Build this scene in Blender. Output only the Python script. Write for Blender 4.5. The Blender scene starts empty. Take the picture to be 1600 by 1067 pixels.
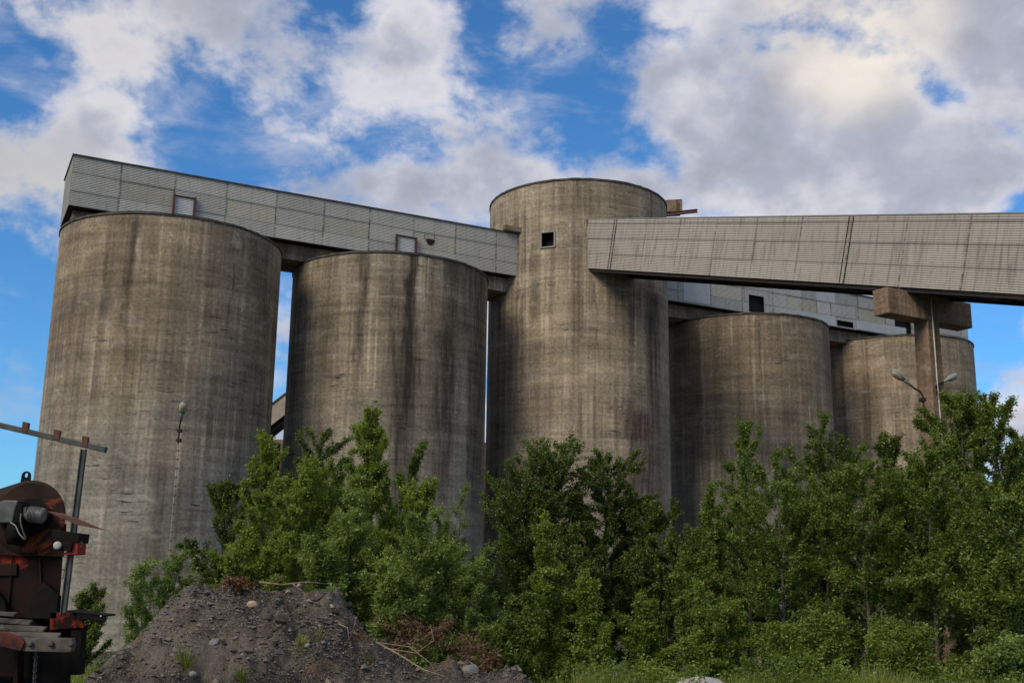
import bpy, math, random
import numpy as np
from mathutils import Vector, Matrix
random.seed(7)
sc = bpy.context.scene
COL = sc.collection
# ------------------------------------------------------------------ camera
F, PIT, ROL, CZ = 1670.6, 0.2150, 0.0140, 1.7          # focal in 1600-px units, pitch, roll, eye height
_cp, _sp, _cr, _sr = math.cos(PIT), math.sin(PIT), math.cos(ROL), math.sin(ROL)
_r = Vector((1, 0, 0)); _u = Vector((0, -_sp, _cp)); FW = Vector((0, _cp, _sp))
RT = _cr*_r + _sr*_u; UP = -_sr*_r + _cr*_u
cam = bpy.data.cameras.new('camera'); camo = bpy.data.objects.new('camera', cam); COL.objects.link(camo)
cam.sensor_width = 36; cam.lens = F/1600*36; cam.clip_end = 6000; cam.clip_start = .1
M = Matrix((RT, UP, -FW)).transposed().to_4x4(); M.translation = (0, 0, CZ); camo.matrix_world = M
sc.camera = camo
def ray(x, y):
    return (x-800)/F*RT - (y-533.5)/F*UP + FW
def at(x, y, Y):                                        # the real point seen at photo position (x, y), Y metres away
    r = ray(x, y); return r*(Y/r.y) + Vector((0, 0, CZ))
# ------------------------------------------------------------------ light
SUN_AZ, SUN_EL = math.atan2(-.62, -.78), math.radians(38)
EXPO = 0.0
sc.view_settings.view_transform = 'Standard'; sc.view_settings.look = 'None'
sc.view_settings.exposure = EXPO; sc.view_settings.gamma = 1; sc.view_settings.use_curve_mapping = False
sl = bpy.data.lights.new('sun', 'SUN'); sl.energy = 2.7; sl.angle = math.radians(26); sl.color = (1, .85, .66)
so = bpy.data.objects.new('sun', sl); COL.objects.link(so)
sd = Vector((math.sin(SUN_AZ)*math.cos(SUN_EL), math.cos(SUN_AZ)*math.cos(SUN_EL), math.sin(SUN_EL)))
so.rotation_euler = sd.to_track_quat('Z', 'Y').to_euler()
class NT:                                               # tiny node helper
    def __init__(s, nt): s.nt = nt
    def n(s, t, **k):
        n = s.nt.nodes.new(t)
        for a, v in k.items(): setattr(n, a, v)
        return n
    def l(s, a, b): s.nt.links.new(a, b)
    def _in(s, sock, v):
        if v is None: return
        if isinstance(v, bpy.types.NodeSocket): s.l(v, sock)
        else: sock.default_value = v
    def m(s, op, a, b=None, c=None, clamp=False):
        n = s.n('ShaderNodeMath', operation=op); n.use_clamp = clamp
        s._in(n.inputs[0], a); s._in(n.inputs[1], b); s._in(n.inputs[2], c); return n.outputs[0]
    def v(s, op, a, b=None):
        n = s.n('ShaderNodeVectorMath', operation=op)
        s._in(n.inputs[0], a); s._in(n.inputs[1], b)
        return n.outputs['Value'] if op in ('DOT_PRODUCT', 'LENGTH') else n.outputs[0]
    def scale(s, a, vec):
        return s.v('MULTIPLY', a, vec)
    def noise(s, vec, sc_, det=4, rough=.55, dist=0., lac=2.):
        n = s.n('ShaderNodeTexNoise'); s._in(n.inputs['Vector'], vec)
        n.inputs['Scale'].default_value = sc_; n.inputs['Detail'].default_value = det
        n.inputs['Roughness'].default_value = rough; n.inputs['Distortion'].default_value = dist
        return n.outputs[0]
    def mr(s, v, a, b, c=0., d=1., smooth=False):
        n = s.n('ShaderNodeMapRange'); n.clamp = True
        if smooth: n.interpolation_type = 'SMOOTHSTEP'
        for i, x in enumerate((v, a, b, c, d)): s._in(n.inputs[i], x)
        return n.outputs[0]
    def mix(s, f, a, b, mode='MIX'):
        n = s.n('ShaderNodeMix', data_type='RGBA', blend_type=mode); n.clamp_factor = True
        s._in(n.inputs[0], f)
        for sock, v in ((n.inputs[6], a), (n.inputs[7], b)):
            if isinstance(v, (tuple, list)): v = (*v[:3], 1)
            s._in(sock, v)
        return n.outputs[2]
    def ramp(s, f, pts):
        n = s.n('ShaderNodeValToRGB'); s._in(n.inputs[0], f)
        e = n.color_ramp.elements
        while len(e) < len(pts): e.new(.5)
        for i, (p, c) in enumerate(pts): e[i].position = p; e[i].color = (*c, 1)
        return n.outputs[0]
    def comb(s, a, b, c=0.):
        n = s.n('ShaderNodeCombineXYZ')
        for i, x in enumerate((a, b, c)): s._in(n.inputs[i], x)
        return n.outputs[0]
w = bpy.data.worlds.new('World'); sc.world = w; w.use_nodes = True
w.node_tree.nodes.clear(); N = NT(w.node_tree)
sky = N.n('ShaderNodeTexSky', sky_type='NISHITA'); sky.sun_disc = False
sky.sun_elevation = SUN_EL; sky.sun_rotation = SUN_AZ; sky.dust_density = .4; sky.ozone_density = 3.0
bg = N.n('ShaderNodeBackground'); out = N.n('ShaderNodeOutputWorld')
dirv = N.n('ShaderNodeTexCoord').outputs['Generated']
sep = N.n('ShaderNodeSeparateXYZ'); N.l(dirv, sep.inputs[0]); dz = sep.outputs[2]
pl = N.v('MULTIPLY', dirv, (1., 1., 1.35))
c1 = N.noise(pl, 9., 10, .55, .12)
c2 = N.noise(N.v('ADD', pl, (3.1, 7.7, 1.3)), 15., 7, .6, .1)
cov = N.m('ADD', N.m('MULTIPLY', c1, 1.10), N.m('MULTIPLY', c2, .45)); cov = N.m('SUBTRACT', cov, .255)
def blob(px, py, wpx, amt):                             # more or less cloud round a direction of the sky
    global cov
    d = ray(px, py).normalized(); ang = wpx/F
    dt = N.v('DOT_PRODUCT', dirv, tuple(d))
    g = N.mr(dt, math.cos(ang), 1., 0., amt, True)
    cov = N.m('ADD', cov, g)
for b in ((940, 125, 210, -.09), (1010, 50, 120, -.05), (420, 205, 230, -.11), (620, 215, 90, -.05), (15, 110, 130, -.16), (30, 560, 260, -.20), (1570, 560, 240, -.11),
          (90, 270, 100, -.05), (560, 150, 90, -.03), (760, 60, 100, -.05), (330, 300, 150, -.04), (1570, 170, 70, -.05), (1090, 150, 60, -.03),
          (260, 70, 300, .09), (180, 170, 140, .05), (1420, 60, 420, .11), (1180, 290, 330, .09), (20, 290, 100, .07), (680, 290, 150, .07),
          (600, 110, 90, .05), (1480, 280, 260, .07), (840, 50, 80, .05), (1590, 660, 100, .20)):
    blob(*b)
dens = N.mr(cov, .375, .60, 0., 1., True)
veil = N.mr(N.noise(N.v('MULTIPLY', N.v('ADD', pl, (.7, .2, .4)), (1., 1., 1.9)), 7., 9, .6, .5), .46, .70, 0., .55, True)
dens = N.m('MAXIMUM', dens, N.m('MULTIPLY', veil, N.mr(cov, .22, .42)))
sh = N.noise(N.v('ADD', pl, (.0, .0, .035)), 7.5, 7, .56, .1)
thick = N.mr(cov, .50, .72)
lit = N.m('ADD', N.m('MULTIPLY', N.mr(sh, .36, .62), .66), N.m('MULTIPLY', N.m('SUBTRACT', 1., thick), .34))
ccol = N.ramp(lit, [(0., (.32, .345, .42)), (.42, (.44, .465, .56)), (1., (.80, .78, .82))])
gl = N.mr(N.v('DOT_PRODUCT', dirv, tuple(ray(1335, 30).normalized())), math.cos(.105), 1., 0., 1., True)
gl = N.m('MULTIPLY', gl, N.mr(sh, .30, .55, .45, 1.))
ccol = N.mix(gl, ccol, (.95, .87, .77))
gl2 = N.mr(N.v('DOT_PRODUCT', dirv, tuple(ray(60, 320).normalized())), math.cos(.09), 1., 0., .6, True)
ccol = N.mix(gl2, ccol, (.68, .66, .62))
gl3 = N.mr(N.v('DOT_PRODUCT', dirv, tuple(ray(180, 20).normalized())), math.cos(.10), 1., 0., .25, True)
ccol = N.mix(gl3, ccol, (.60, .57, .50))
blue = N.mix(1., sky.outputs[0], (.052, .105, .145), 'MULTIPLY')
skyc = N.mix(dens, blue, ccol)
N.l(skyc, bg.inputs[0]); bg.inputs[1].default_value = 1.0
N.l(bg.outputs[0], out.inputs[0])
# ------------------------------------------------------------------ helpers
def link(o, parent=None):
    COL.objects.link(o)
    if parent is not None: o.parent = parent
    return o
def tag(o, label=None, cat=None, group=None, kind=None):
    for k_, v_ in (('label', label), ('category', cat), ('group', group), ('kind', kind)):
        if v_: o[k_] = v_
    return o
def thing(name, label, cat, loc=(0, 0, 0), group=None):
    o = bpy.data.objects.new(name, None); o.empty_display_size = .2; link(o); o.location = loc
    return tag(o, label, cat, group)
class MB:
    def __init__(s): s.v = []; s.f = []; s.uv = []; s.sm = []; s.mi = []
    def quad(s, a, b, c, d, uv=None, sm=False, mi=0):
        i = len(s.v); s.v += [tuple(a), tuple(b), tuple(c), tuple(d)]; s.f.append((i, i+1, i+2, i+3))
        s.uv += uv or [(0, 0)]*4; s.sm.append(sm); s.mi.append(mi)
    def poly(s, pts, sm=False, mi=0, uv=None):
        i = len(s.v); s.v += [tuple(p) for p in pts]; s.f.append(tuple(range(i, i+len(pts))))
        s.uv += uv or [(0, 0)]*len(pts); s.sm.append(sm); s.mi.append(mi)
    def obox(s, o, x, y, z, mi=0):
        """box from corner o with edge vectors x, y, z; metre uvs"""
        o, x, y, z = map(Vector, (o, x, y, z))
        if x.cross(y).dot(z) < 0: o = o+x; x = -x
        X, Y, Z = x.length, y.length, z.length
        def q(a, b, c, d, U, V): s.quad(a, b, c, d, [(0, 0), (U, 0), (U, V), (0, V)], False, mi)
        q(o, o+y, o+x+y, o+x, Y, X); q(o+z, o+z+x, o+z+x+y, o+z+y, X, Y)
        q(o, o+x, o+x+z, o+z, X, Z); q(o+y+x, o+y, o+y+z, o+x+y+z, X, Z)
        q(o+y, o, o+z, o+y+z, Y, Z); q(o+x, o+x+y, o+x+y+z, o+x+z, Y, Z)
    def bar(s, a, b, w_, h_, up=(0, 0, 1), mi=0):
        a, b = Vector(a), Vector(b); d = (b-a); up = Vector(up)
        x = d.cross(up)
        if x.length < 1e-6: x = d.cross(Vector((1, 0, 0)))
        x.normalize(); u = x.cross(d).normalized()
        s.obox(a-x*w_/2-u*h_/2, x*w_, d, u*h_, mi)
    def tube(s, pts, rad, n=8, caps=True, mi=0):
        pts = [Vector(p) for p in pts]; rad = rad if isinstance(rad, (list, tuple)) else [rad]*len(pts)
        rings = []; ref = None
        for i, p in enumerate(pts):
            d = (pts[min(i+1, len(pts)-1)]-pts[max(i-1, 0)]).normalized()
            if ref is None: ref = d.orthogonal().normalized()
            ref = (ref-d*ref.dot(d)).normalized(); y = d.cross(ref)
            rings.append([p+(ref*math.cos(2*math.pi*k_/n)+y*math.sin(2*math.pi*k_/n))*rad[i] for k_ in range(n)])
        L = 0
        for i in range(len(pts)-1):
            L2 = L+(pts[i+1]-pts[i]).length
            for k_ in range(n):
                j = (k_+1) % n
                s.quad(rings[i][k_], rings[i][j], rings[i+1][j], rings[i+1][k_], [(k_/n, L), ((k_+1)/n, L), ((k_+1)/n, L2), (k_/n, L2)], True, mi)
            L = L2
        if caps: s.poly(rings[0][::-1], mi=mi); s.poly(rings[-1], mi=mi)
    def prism(s, pts, ext, mi=0):
        pts = [Vector(p) for p in pts]; ext = Vector(ext)
        nrm = (pts[1]-pts[0]).cross(pts[2]-pts[0])
        if nrm.dot(ext) > 0: pts = pts[::-1]
        s.poly(pts, mi=mi, uv=[(p.x, p.z) for p in pts]); s.poly([p+ext for p in pts[::-1]], mi=mi, uv=[(p.x, p.z) for p in pts[::-1]])
        for i in range(len(pts)):
            a, b = pts[i], pts[(i+1) % len(pts)]
            s.quad(b, a, a+ext, b+ext, [(0, 0), ((a-b).length, 0), ((a-b).length, ext.length), (0, ext.length)], mi=mi)
    def build(s, name, mats, parent=None, bevel=0., weld=True):
        me = bpy.data.meshes.new(name); me.from_pydata(s.v, [], s.f); me.update()
        u = me.uv_layers.new(name='uv')
        u.data.foreach_set('uv', np.array([c for f in s.f for i in f for c in s.uv[i]], dtype=np.float32))
        me.polygons.foreach_set('use_smooth', s.sm); me.polygons.foreach_set('material_index', s.mi)
        for m_ in (mats if isinstance(mats, (list, tuple)) else [mats]): me.materials.append(m_)
        if weld:
            import bmesh
            bm = bmesh.new(); bm.from_mesh(me); bmesh.ops.remove_doubles(bm, verts=bm.verts, dist=1e-4); bm.to_mesh(me); bm.free()
        o = bpy.data.objects.new(name, me); link(o, parent)
        if bevel:
            b = o.modifiers.new('bevel', 'BEVEL'); b.width = bevel; b.segments = 2; b.limit_method = 'ANGLE'
        return o
def npmesh(name, V, Fq, mat, parent=None, smooth=False):
    """V (n,3) float, Fq (m,k) int"""
    me = bpy.data.meshes.new(name); n, kk = len(Fq), Fq.shape[1]
    me.vertices.add(len(V)); me.vertices.foreach_set('co', V.astype(np.float32).ravel())
    me.loops.add(n*kk); me.loops.foreach_set('vertex_index', Fq.astype(np.int32).ravel())
    me.polygons.add(n); me.polygons.foreach_set('loop_start', np.arange(0, n*kk, kk, dtype=np.int32))
    try: me.polygons.foreach_set('loop_total', np.full(n, kk, dtype=np.int32))
    except Exception: pass
    me.polygons.foreach_set('use_smooth', np.full(n, smooth))
    me.update(calc_edges=True); me.materials.append(mat)
    o = bpy.data.objects.new(name, me); return link(o, parent)
# ------------------------------------------------------------------ materials
def mat(name):
    m_ = bpy.data.materials.new(name); m_.use_nodes = True; nt = m_.node_tree; nt.nodes.clear()
    N_ = NT(nt); b = N_.n('ShaderNodeBsdfPrincipled'); o = N_.n('ShaderNodeOutputMaterial'); N_.l(b.outputs[0], o.inputs[0])
    b.inputs['Roughness'].default_value = .85; b.inputs['Specular IOR Level'].default_value = .25
    return m_, N_, b, o
def bump(N_, b, h, st, dist=.02):
    n = N_.n('ShaderNodeBump'); n.inputs['Strength'].default_value = st; n.inputs['Distance'].default_value = dist
    N_.l(h, n.inputs['Height']); N_.l(n.outputs[0], b.inputs['Normal'])
def uvnode(N_): return N_.n('ShaderNodeTexCoord').outputs['UV']
def concrete(name, seed=0, warm=(.275, .218, .145), grey=(.275, .260, .215), vsplit=(6, 15), streaks=(), blots=(), bright=1., crack=1., sheen=0):
    """slip-formed concrete: uv in metres round (u) and up (v)"""
    m_, N_, b, o = mat(name); uv = uvnode(N_)
    p = N_.v('ADD', uv, (seed*37.7, seed*11.3, seed*5.))
    s_ = N_.n('ShaderNodeSeparateXYZ'); N_.l(uv, s_.inputs[0]); u, v = s_.outputs[0], s_.outputs[1]
    big = N_.noise(p, .32, 4, .55, .4)
    hz = N_.noise(N_.scale(p, (.22, 3.1, 1)), 1., 6, .66, .35)
    lift = N_.noise(N_.scale(p, (.10, .8, 1)), 1., 4, .55, .5)
    vs = N_.noise(N_.scale(p, (1.7, .045, 1)), 1., 7, .66, .2)
    vf = N_.noise(N_.scale(p, (3.6, .07, 1)), 1., 4, .55, .3)
    gr = N_.noise(p, 7., 6, .68)
    wt = N_.mr(N_.m('ADD', v, N_.m('MULTIPLY', N_.m('SUBTRACT', big, .5), 14.)), vsplit[0], vsplit[1])
    c = N_.mix(wt, grey, warm)
    c = N_.mix(N_.m('MULTIPLY', N_.mr(vs, .40, .68, 0., .85), N_.mr(N_.noise(p, .38, 3, .5, .5), .36, .58, .18, 1.)), c, (.075, .062, .048))             # broad dark runs
    c = N_.mix(N_.m('MULTIPLY', N_.mr(vf, .54, .72, 0., .75), N_.mr(big, .42, .6, .12, 1.)), c, (.50, .43, .33))               # thin pale runs
    c = N_.mix(N_.mr(vf, .48, .24, 0., .55), c, (.07, .058, .045))
    k_ = N_.m('MULTIPLY', N_.mr(hz, .32, .68, .74, 1.22), N_.mr(lift, .3, .7, .90, 1.09))
    k_ = N_.m('MULTIPLY', k_, N_.mr(gr, .3, .72, .62, 1.34))
    k_ = N_.m('MULTIPLY', k_, N_.mr(big, .3, .7, .78, 1.2))
    jl = N_.m('FRACT', N_.m('ADD', N_.m('DIVIDE', v, 1.45), N_.m('MULTIPLY', N_.noise(N_.scale(p, (.5, 0, 1)), 1., 3, .6), .09)))
    jm = N_.m('MULTIPLY', N_.mr(jl, .0, .022, 1., 0.), N_.mr(N_.noise(N_.scale(p, (.7, .5, 1)), 1., 4, .7), .44, .62, 0., .6))
    c = N_.mix(jm, c, (.06, .05, .04))
    # torn horizontal marks left by the sliding forms
    cr = N_.noise(N_.scale(p, (1.1, 8.5, 1)), 1., 4, .6, .35)
    cm = N_.m('MULTIPLY', N_.mr(cr, .615, .65), N_.mr(N_.noise(p, .45, 2, .5), .54, .64))
    c = N_.mix(N_.m('MULTIPLY', cm, .85*crack), c, (.035, .03, .026))
    # board marks: very fine level lines
    pt = N_.noise(N_.scale(p, (.8, 1.3, 1)), 1., 6, .65, .8)      # patchy damp and repair areas
    c = N_.mix(N_.mr(pt, .55, .68, 0., .38), c, (.085, .070, .052)); c = N_.mix(N_.mr(pt, .45, .34, 0., .35), c, (.42, .385, .32))
    v = N_.m('SUBTRACT', v, 1.6)
    wob = N_.m('MULTIPLY', N_.m('SUBTRACT', N_.noise(N_.scale(p, (.6, .35, 1)), 1., 3, .6), .5), 1.1)
    uw = N_.m('ADD', u, wob); rag = N_.mr(N_.noise(N_.scale(p, (5., .45, 1)), 1., 5, .65), .36, .62)
    for (u0, wd, v0, v1, a, col_) in streaks:           # run of soot or lime: centre, width, from height, to height
        du = N_.m('ABSOLUTE', N_.m('SUBTRACT', uw, u0))
        e = N_.mr(du, wd*.25, wd, 1., 0., True)
        t = N_.m('MULTIPLY', N_.mr(v, v1, v1+abs(v0-v1)*.45), N_.mr(v, v0, v0+.5, 1., 0.))
        c = N_.mix(N_.m('MULTIPLY', N_.m('MULTIPLY', e, t), N_.m('MULTIPLY', N_.m('ADD', N_.m('MULTIPLY', rag, .6), .4), a)), c, col_)
    for (u0, v0, ru, rv, a, col_) in blots:
        q = N_.comb(N_.m('DIVIDE', N_.m('SUBTRACT', uw, u0), ru), N_.m('DIVIDE', N_.m('SUBTRACT', v, v0), rv))
        e = N_.mr(N_.v('LENGTH', q), .35, 1.1, 1., 0., True)
        c = N_.mix(N_.m('MULTIPLY', N_.m('MULTIPLY', e, N_.m('ADD', N_.m('MULTIPLY', rag, .75), .25)), a), c, col_)
    c = N_.mix(1., c, N_.comb(k_, k_, k_), 'MULTIPLY')
    if bright != 1.: c = N_.mix(1., c, (bright,)*3, 'MULTIPLY')
    N_.l(c, b.inputs['Base Color'])
    h = N_.m('ADD', N_.m('MULTIPLY', gr, .5), N_.m('ADD', N_.m('MULTIPLY', hz, .8), N_.m('MULTIPLY', cm, -1.)))
    bump(N_, b, h, .55, .05); b.inputs['Roughness'].default_value = .92
    return m_
def sheet(name, base, dirt, seam_u, rows, hgt, seed=0, streak=.5, uoff=0., vary=.14, rough=.6):
    """painted corrugated sheet: uv = metres along, metres down from the top edge"""
    m_, N_, b, o = mat(name); uv = uvnode(N_)
    s_ = N_.n('ShaderNodeSeparateXYZ'); N_.l(uv, s_.inputs[0]); u, v = s_.outputs[0], s_.outputs[1]
    p = N_.v('ADD', uv, (seed*17.7, seed*9.1, 0))
    cell = N_.m('FLOOR', N_.m('DIVIDE', N_.m('ADD', u, uoff), seam_u))
    row = 0.
    for r_ in rows:
        t = N_.m('GREATER_THAN', v, r_*hgt); row = N_.m('ADD', row, t)
    wn = N_.n('ShaderNodeTexWhiteNoise', noise_dimensions='2D'); N_.l(N_.comb(cell, row), wn.inputs['Vector'])
    c = N_.mix(N_.noise(N_.scale(p, (.5, 1.2, 1)), 1., 4, .6), tuple(x*.86 for x in base), tuple(min(1, x*1.14) for x in base))
    vs = N_.noise(N_.scale(p, (5.5, .5, 1)), 1., 5, .65, .2)
    c = N_.mix(N_.mr(vs, .5, .78, 0., streak), c, dirt)
    gr = N_.noise(N_.scale(p, (2., 9., 1)), 1., 4, .7)
    c = N_.mix(N_.mr(gr, .62, .8, 0., .5*streak), c, tuple(x*.6 for x in dirt))
    # dirt and rust caught along the laps between sheets
    fu = N_.m('ABSOLUTE', N_.m('SUBTRACT', N_.m('FRACT', N_.m('DIVIDE', N_.m('ADD', u, uoff), seam_u)), .0))
    fu = N_.m('MULTIPLY', N_.m('MINIMUM', fu, N_.m('SUBTRACT', 1., fu)), seam_u)
    jag = N_.m('MULTIPLY', N_.noise(N_.scale(p, (1., 6., 1)), 1., 3, .7), .075)
    su = N_.m('MULTIPLY', N_.mr(N_.m('SUBTRACT', fu, jag), -.025, .02, .72, 0.), N_.mr(N_.noise(N_.scale(p, (.3, 3., 1)), 1., 3, .7), .38, .6, .15, 1.))
    hu = N_.m('ABSOLUTE', N_.m('SUBTRACT', fu, seam_u*.5)); rv = N_.mr(N_.noise(N_.scale(p, (1., 9., 1)), 1., 2, .8), .5, .62, 0., .45)
    hu = N_.m('MULTIPLY', N_.mr(hu, .0, .05, 1., 0.), rv)
    sv = 0.
    for r_ in rows:
        d_ = N_.m('ABSOLUTE', N_.m('SUBTRACT', v, r_*hgt)); sv = N_.m('MAXIMUM', sv, N_.mr(d_, .010, .03, .55, 0.))
    dd = N_.m('MAXIMUM', su, N_.m('MAXIMUM', sv, hu))
    c = N_.mix(dd, c, (.035, .028, .024))
    kk = N_.mr(wn.outputs[0], 0., 1., 1.-vary, 1.+vary); c = N_.mix(1., c, N_.comb(kk, kk, kk), 'MULTIPLY')
    N_.l(c, b.inputs['Base Color']); b.inputs['Roughness'].default_value = rough; b.inputs['Specular IOR Level'].default_value = .35
    bump(N_, b, N_.noise(p, 1.4, 3, .5), .25, .03)
    return m_
def simple(name, c0, c1, sc_=6., rough=.8, metal=0., det=5, bmp=.2, third=None, spec=.3):
    m_, N_, b, o = mat(name); g = N_.n('ShaderNodeTexCoord').outputs['Object']
    n = N_.noise(g, sc_, det, .6, .3); c = N_.mix(N_.mr(n, .35, .65), c0, c1)
    if third: c = N_.mix(N_.mr(N_.noise(N_.v('ADD', g, (5, 3, 1)), sc_*.45, 4, .65, .5), third[1], third[1]+.07), c, third[0])
    N_.l(c, b.inputs['Base Color']); b.inputs['Roughness'].default_value = rough; b.inputs['Metallic'].default_value = metal
    b.inputs['Specular IOR Level'].default_value = spec
    if bmp: bump(N_, b, n, bmp, .01)
    return m_
def leafmat(name, dark, lite, yel, trans=.35):
    m_ = bpy.data.materials.new(name); m_.use_nodes = True; nt = m_.node_tree; nt.nodes.clear(); N_ = NT(nt)
    g = N_.n('ShaderNodeNewGeometry'); rnd = g.outputs['Random Per Island']
    oc = N_.n('ShaderNodeTexCoord').outputs['Object']
    cl = N_.noise(oc, .9, 3, .5)
    f = N_.m('ADD', N_.m('MULTIPLY', N_.m('POWER', rnd, 1.4), .62), N_.m('MULTIPLY', N_.mr(cl, .35, .65), .42))
    c = N_.ramp(f, [(0., dark), (.55, lite), (1., yel)])
    d = N_.n('ShaderNodeBsdfDiffuse'); t = N_.n('ShaderNodeBsdfTranslucent'); gl_ = N_.n('ShaderNodeBsdfGlossy')
    N_.l(c, d.inputs[0]); N_.l(N_.mix(1., c, (1.5, 1.6, .6), 'MULTIPLY'), t.inputs[0]); gl_.inputs['Roughness'].default_value = .45
    gl_.inputs[0].default_value = (.6, .65, .6, 1)
    mx = N_.n('ShaderNodeMixShader'); mx.inputs[0].default_value = trans; N_.l(d.outputs[0], mx.inputs[1]); N_.l(t.outputs[0], mx.inputs[2])
    m2 = N_.n('ShaderNodeMixShader'); m2.inputs[0].default_value = .05; N_.l(mx.outputs[0], m2.inputs[1]); N_.l(gl_.outputs[0], m2.inputs[2])
    o = N_.n('ShaderNodeOutputMaterial'); N_.l(m2.outputs[0], o.inputs[0]); return m_
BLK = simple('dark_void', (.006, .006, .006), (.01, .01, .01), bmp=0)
M_flash = simple('rim_bitumen', (.03, .028, .025), (.09, .085, .075), 2.)
M_roof = simple('roof_felt', (.05, .048, .045), (.09, .085, .08), 1.)
M_under = simple('dark_steelwork', (.018, .015, .013), (.03, .025, .02), 3.)
M_gal = simple('galvanised', (.25, .27, .27), (.38, .40, .40), 5., .5, .3)
M_frame = simple('weathered_wood_frame', (.18, .18, .165), (.30, .30, .28), 6.)
M_rust = simple('rust', (.07, .035, .024), (.13, .06, .038), 8.)
M_rustbeam = simple('rusty_beam', (.055, .03, .024), (.11, .055, .042), 5.)
# ------------------------------------------------------------------ terrain
def ground(x, y):
    t = np.clip((np.asarray(y, float)-9)/31., 0, 1); t = t*t*(3-2*t)
    near = 1/(1+np.exp(-(np.asarray(y, float)-4)/2))
    return -1.42*t + .05*np.sin(x*.9+y*.5)*near + .04*np.sin(x*.37-y*.8+2)*near
m_, N_, b, o_ = mat('ground_soil'); g_ = N_.n('ShaderNodeTexCoord').outputs['Object']
c = N_.mix(N_.mr(N_.noise(g_, .35, 5, .6, .4), .42, .6), (.035, .045, .016), (.075, .066, .05))
c = N_.mix(N_.mr(N_.noise(g_, 18, 4, .7), .45, .7), c, (.11, .10, .09)); N_.l(c, b.inputs[0]); bump(N_, b, N_.noise(g_, 20, 5, .7), .6, .04)
M_ground = m_
xs = np.concatenate([[-3000, -800, -200, -80], np.arange(-40, 50, .8), [80, 200, 800, 3000]]); ys = np.concatenate([[-3000, -400, -60, -15], np.arange(-6, 80, .8), [120, 300, 1000, 5000]])
X, Y = np.meshgrid(xs, ys, indexing='ij'); V = np.stack([X, Y, ground(X, Y)], -1).reshape(-1, 3)
i = np.arange(len(xs)-1)[:, None]*len(ys)+np.arange(len(ys)-1)[None]; i = i.ravel()
tag(npmesh('ground', V, np.stack([i, i+len(ys), i+len(ys)+1, i+1], 1), M_ground, smooth=True), kind='structure')
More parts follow.
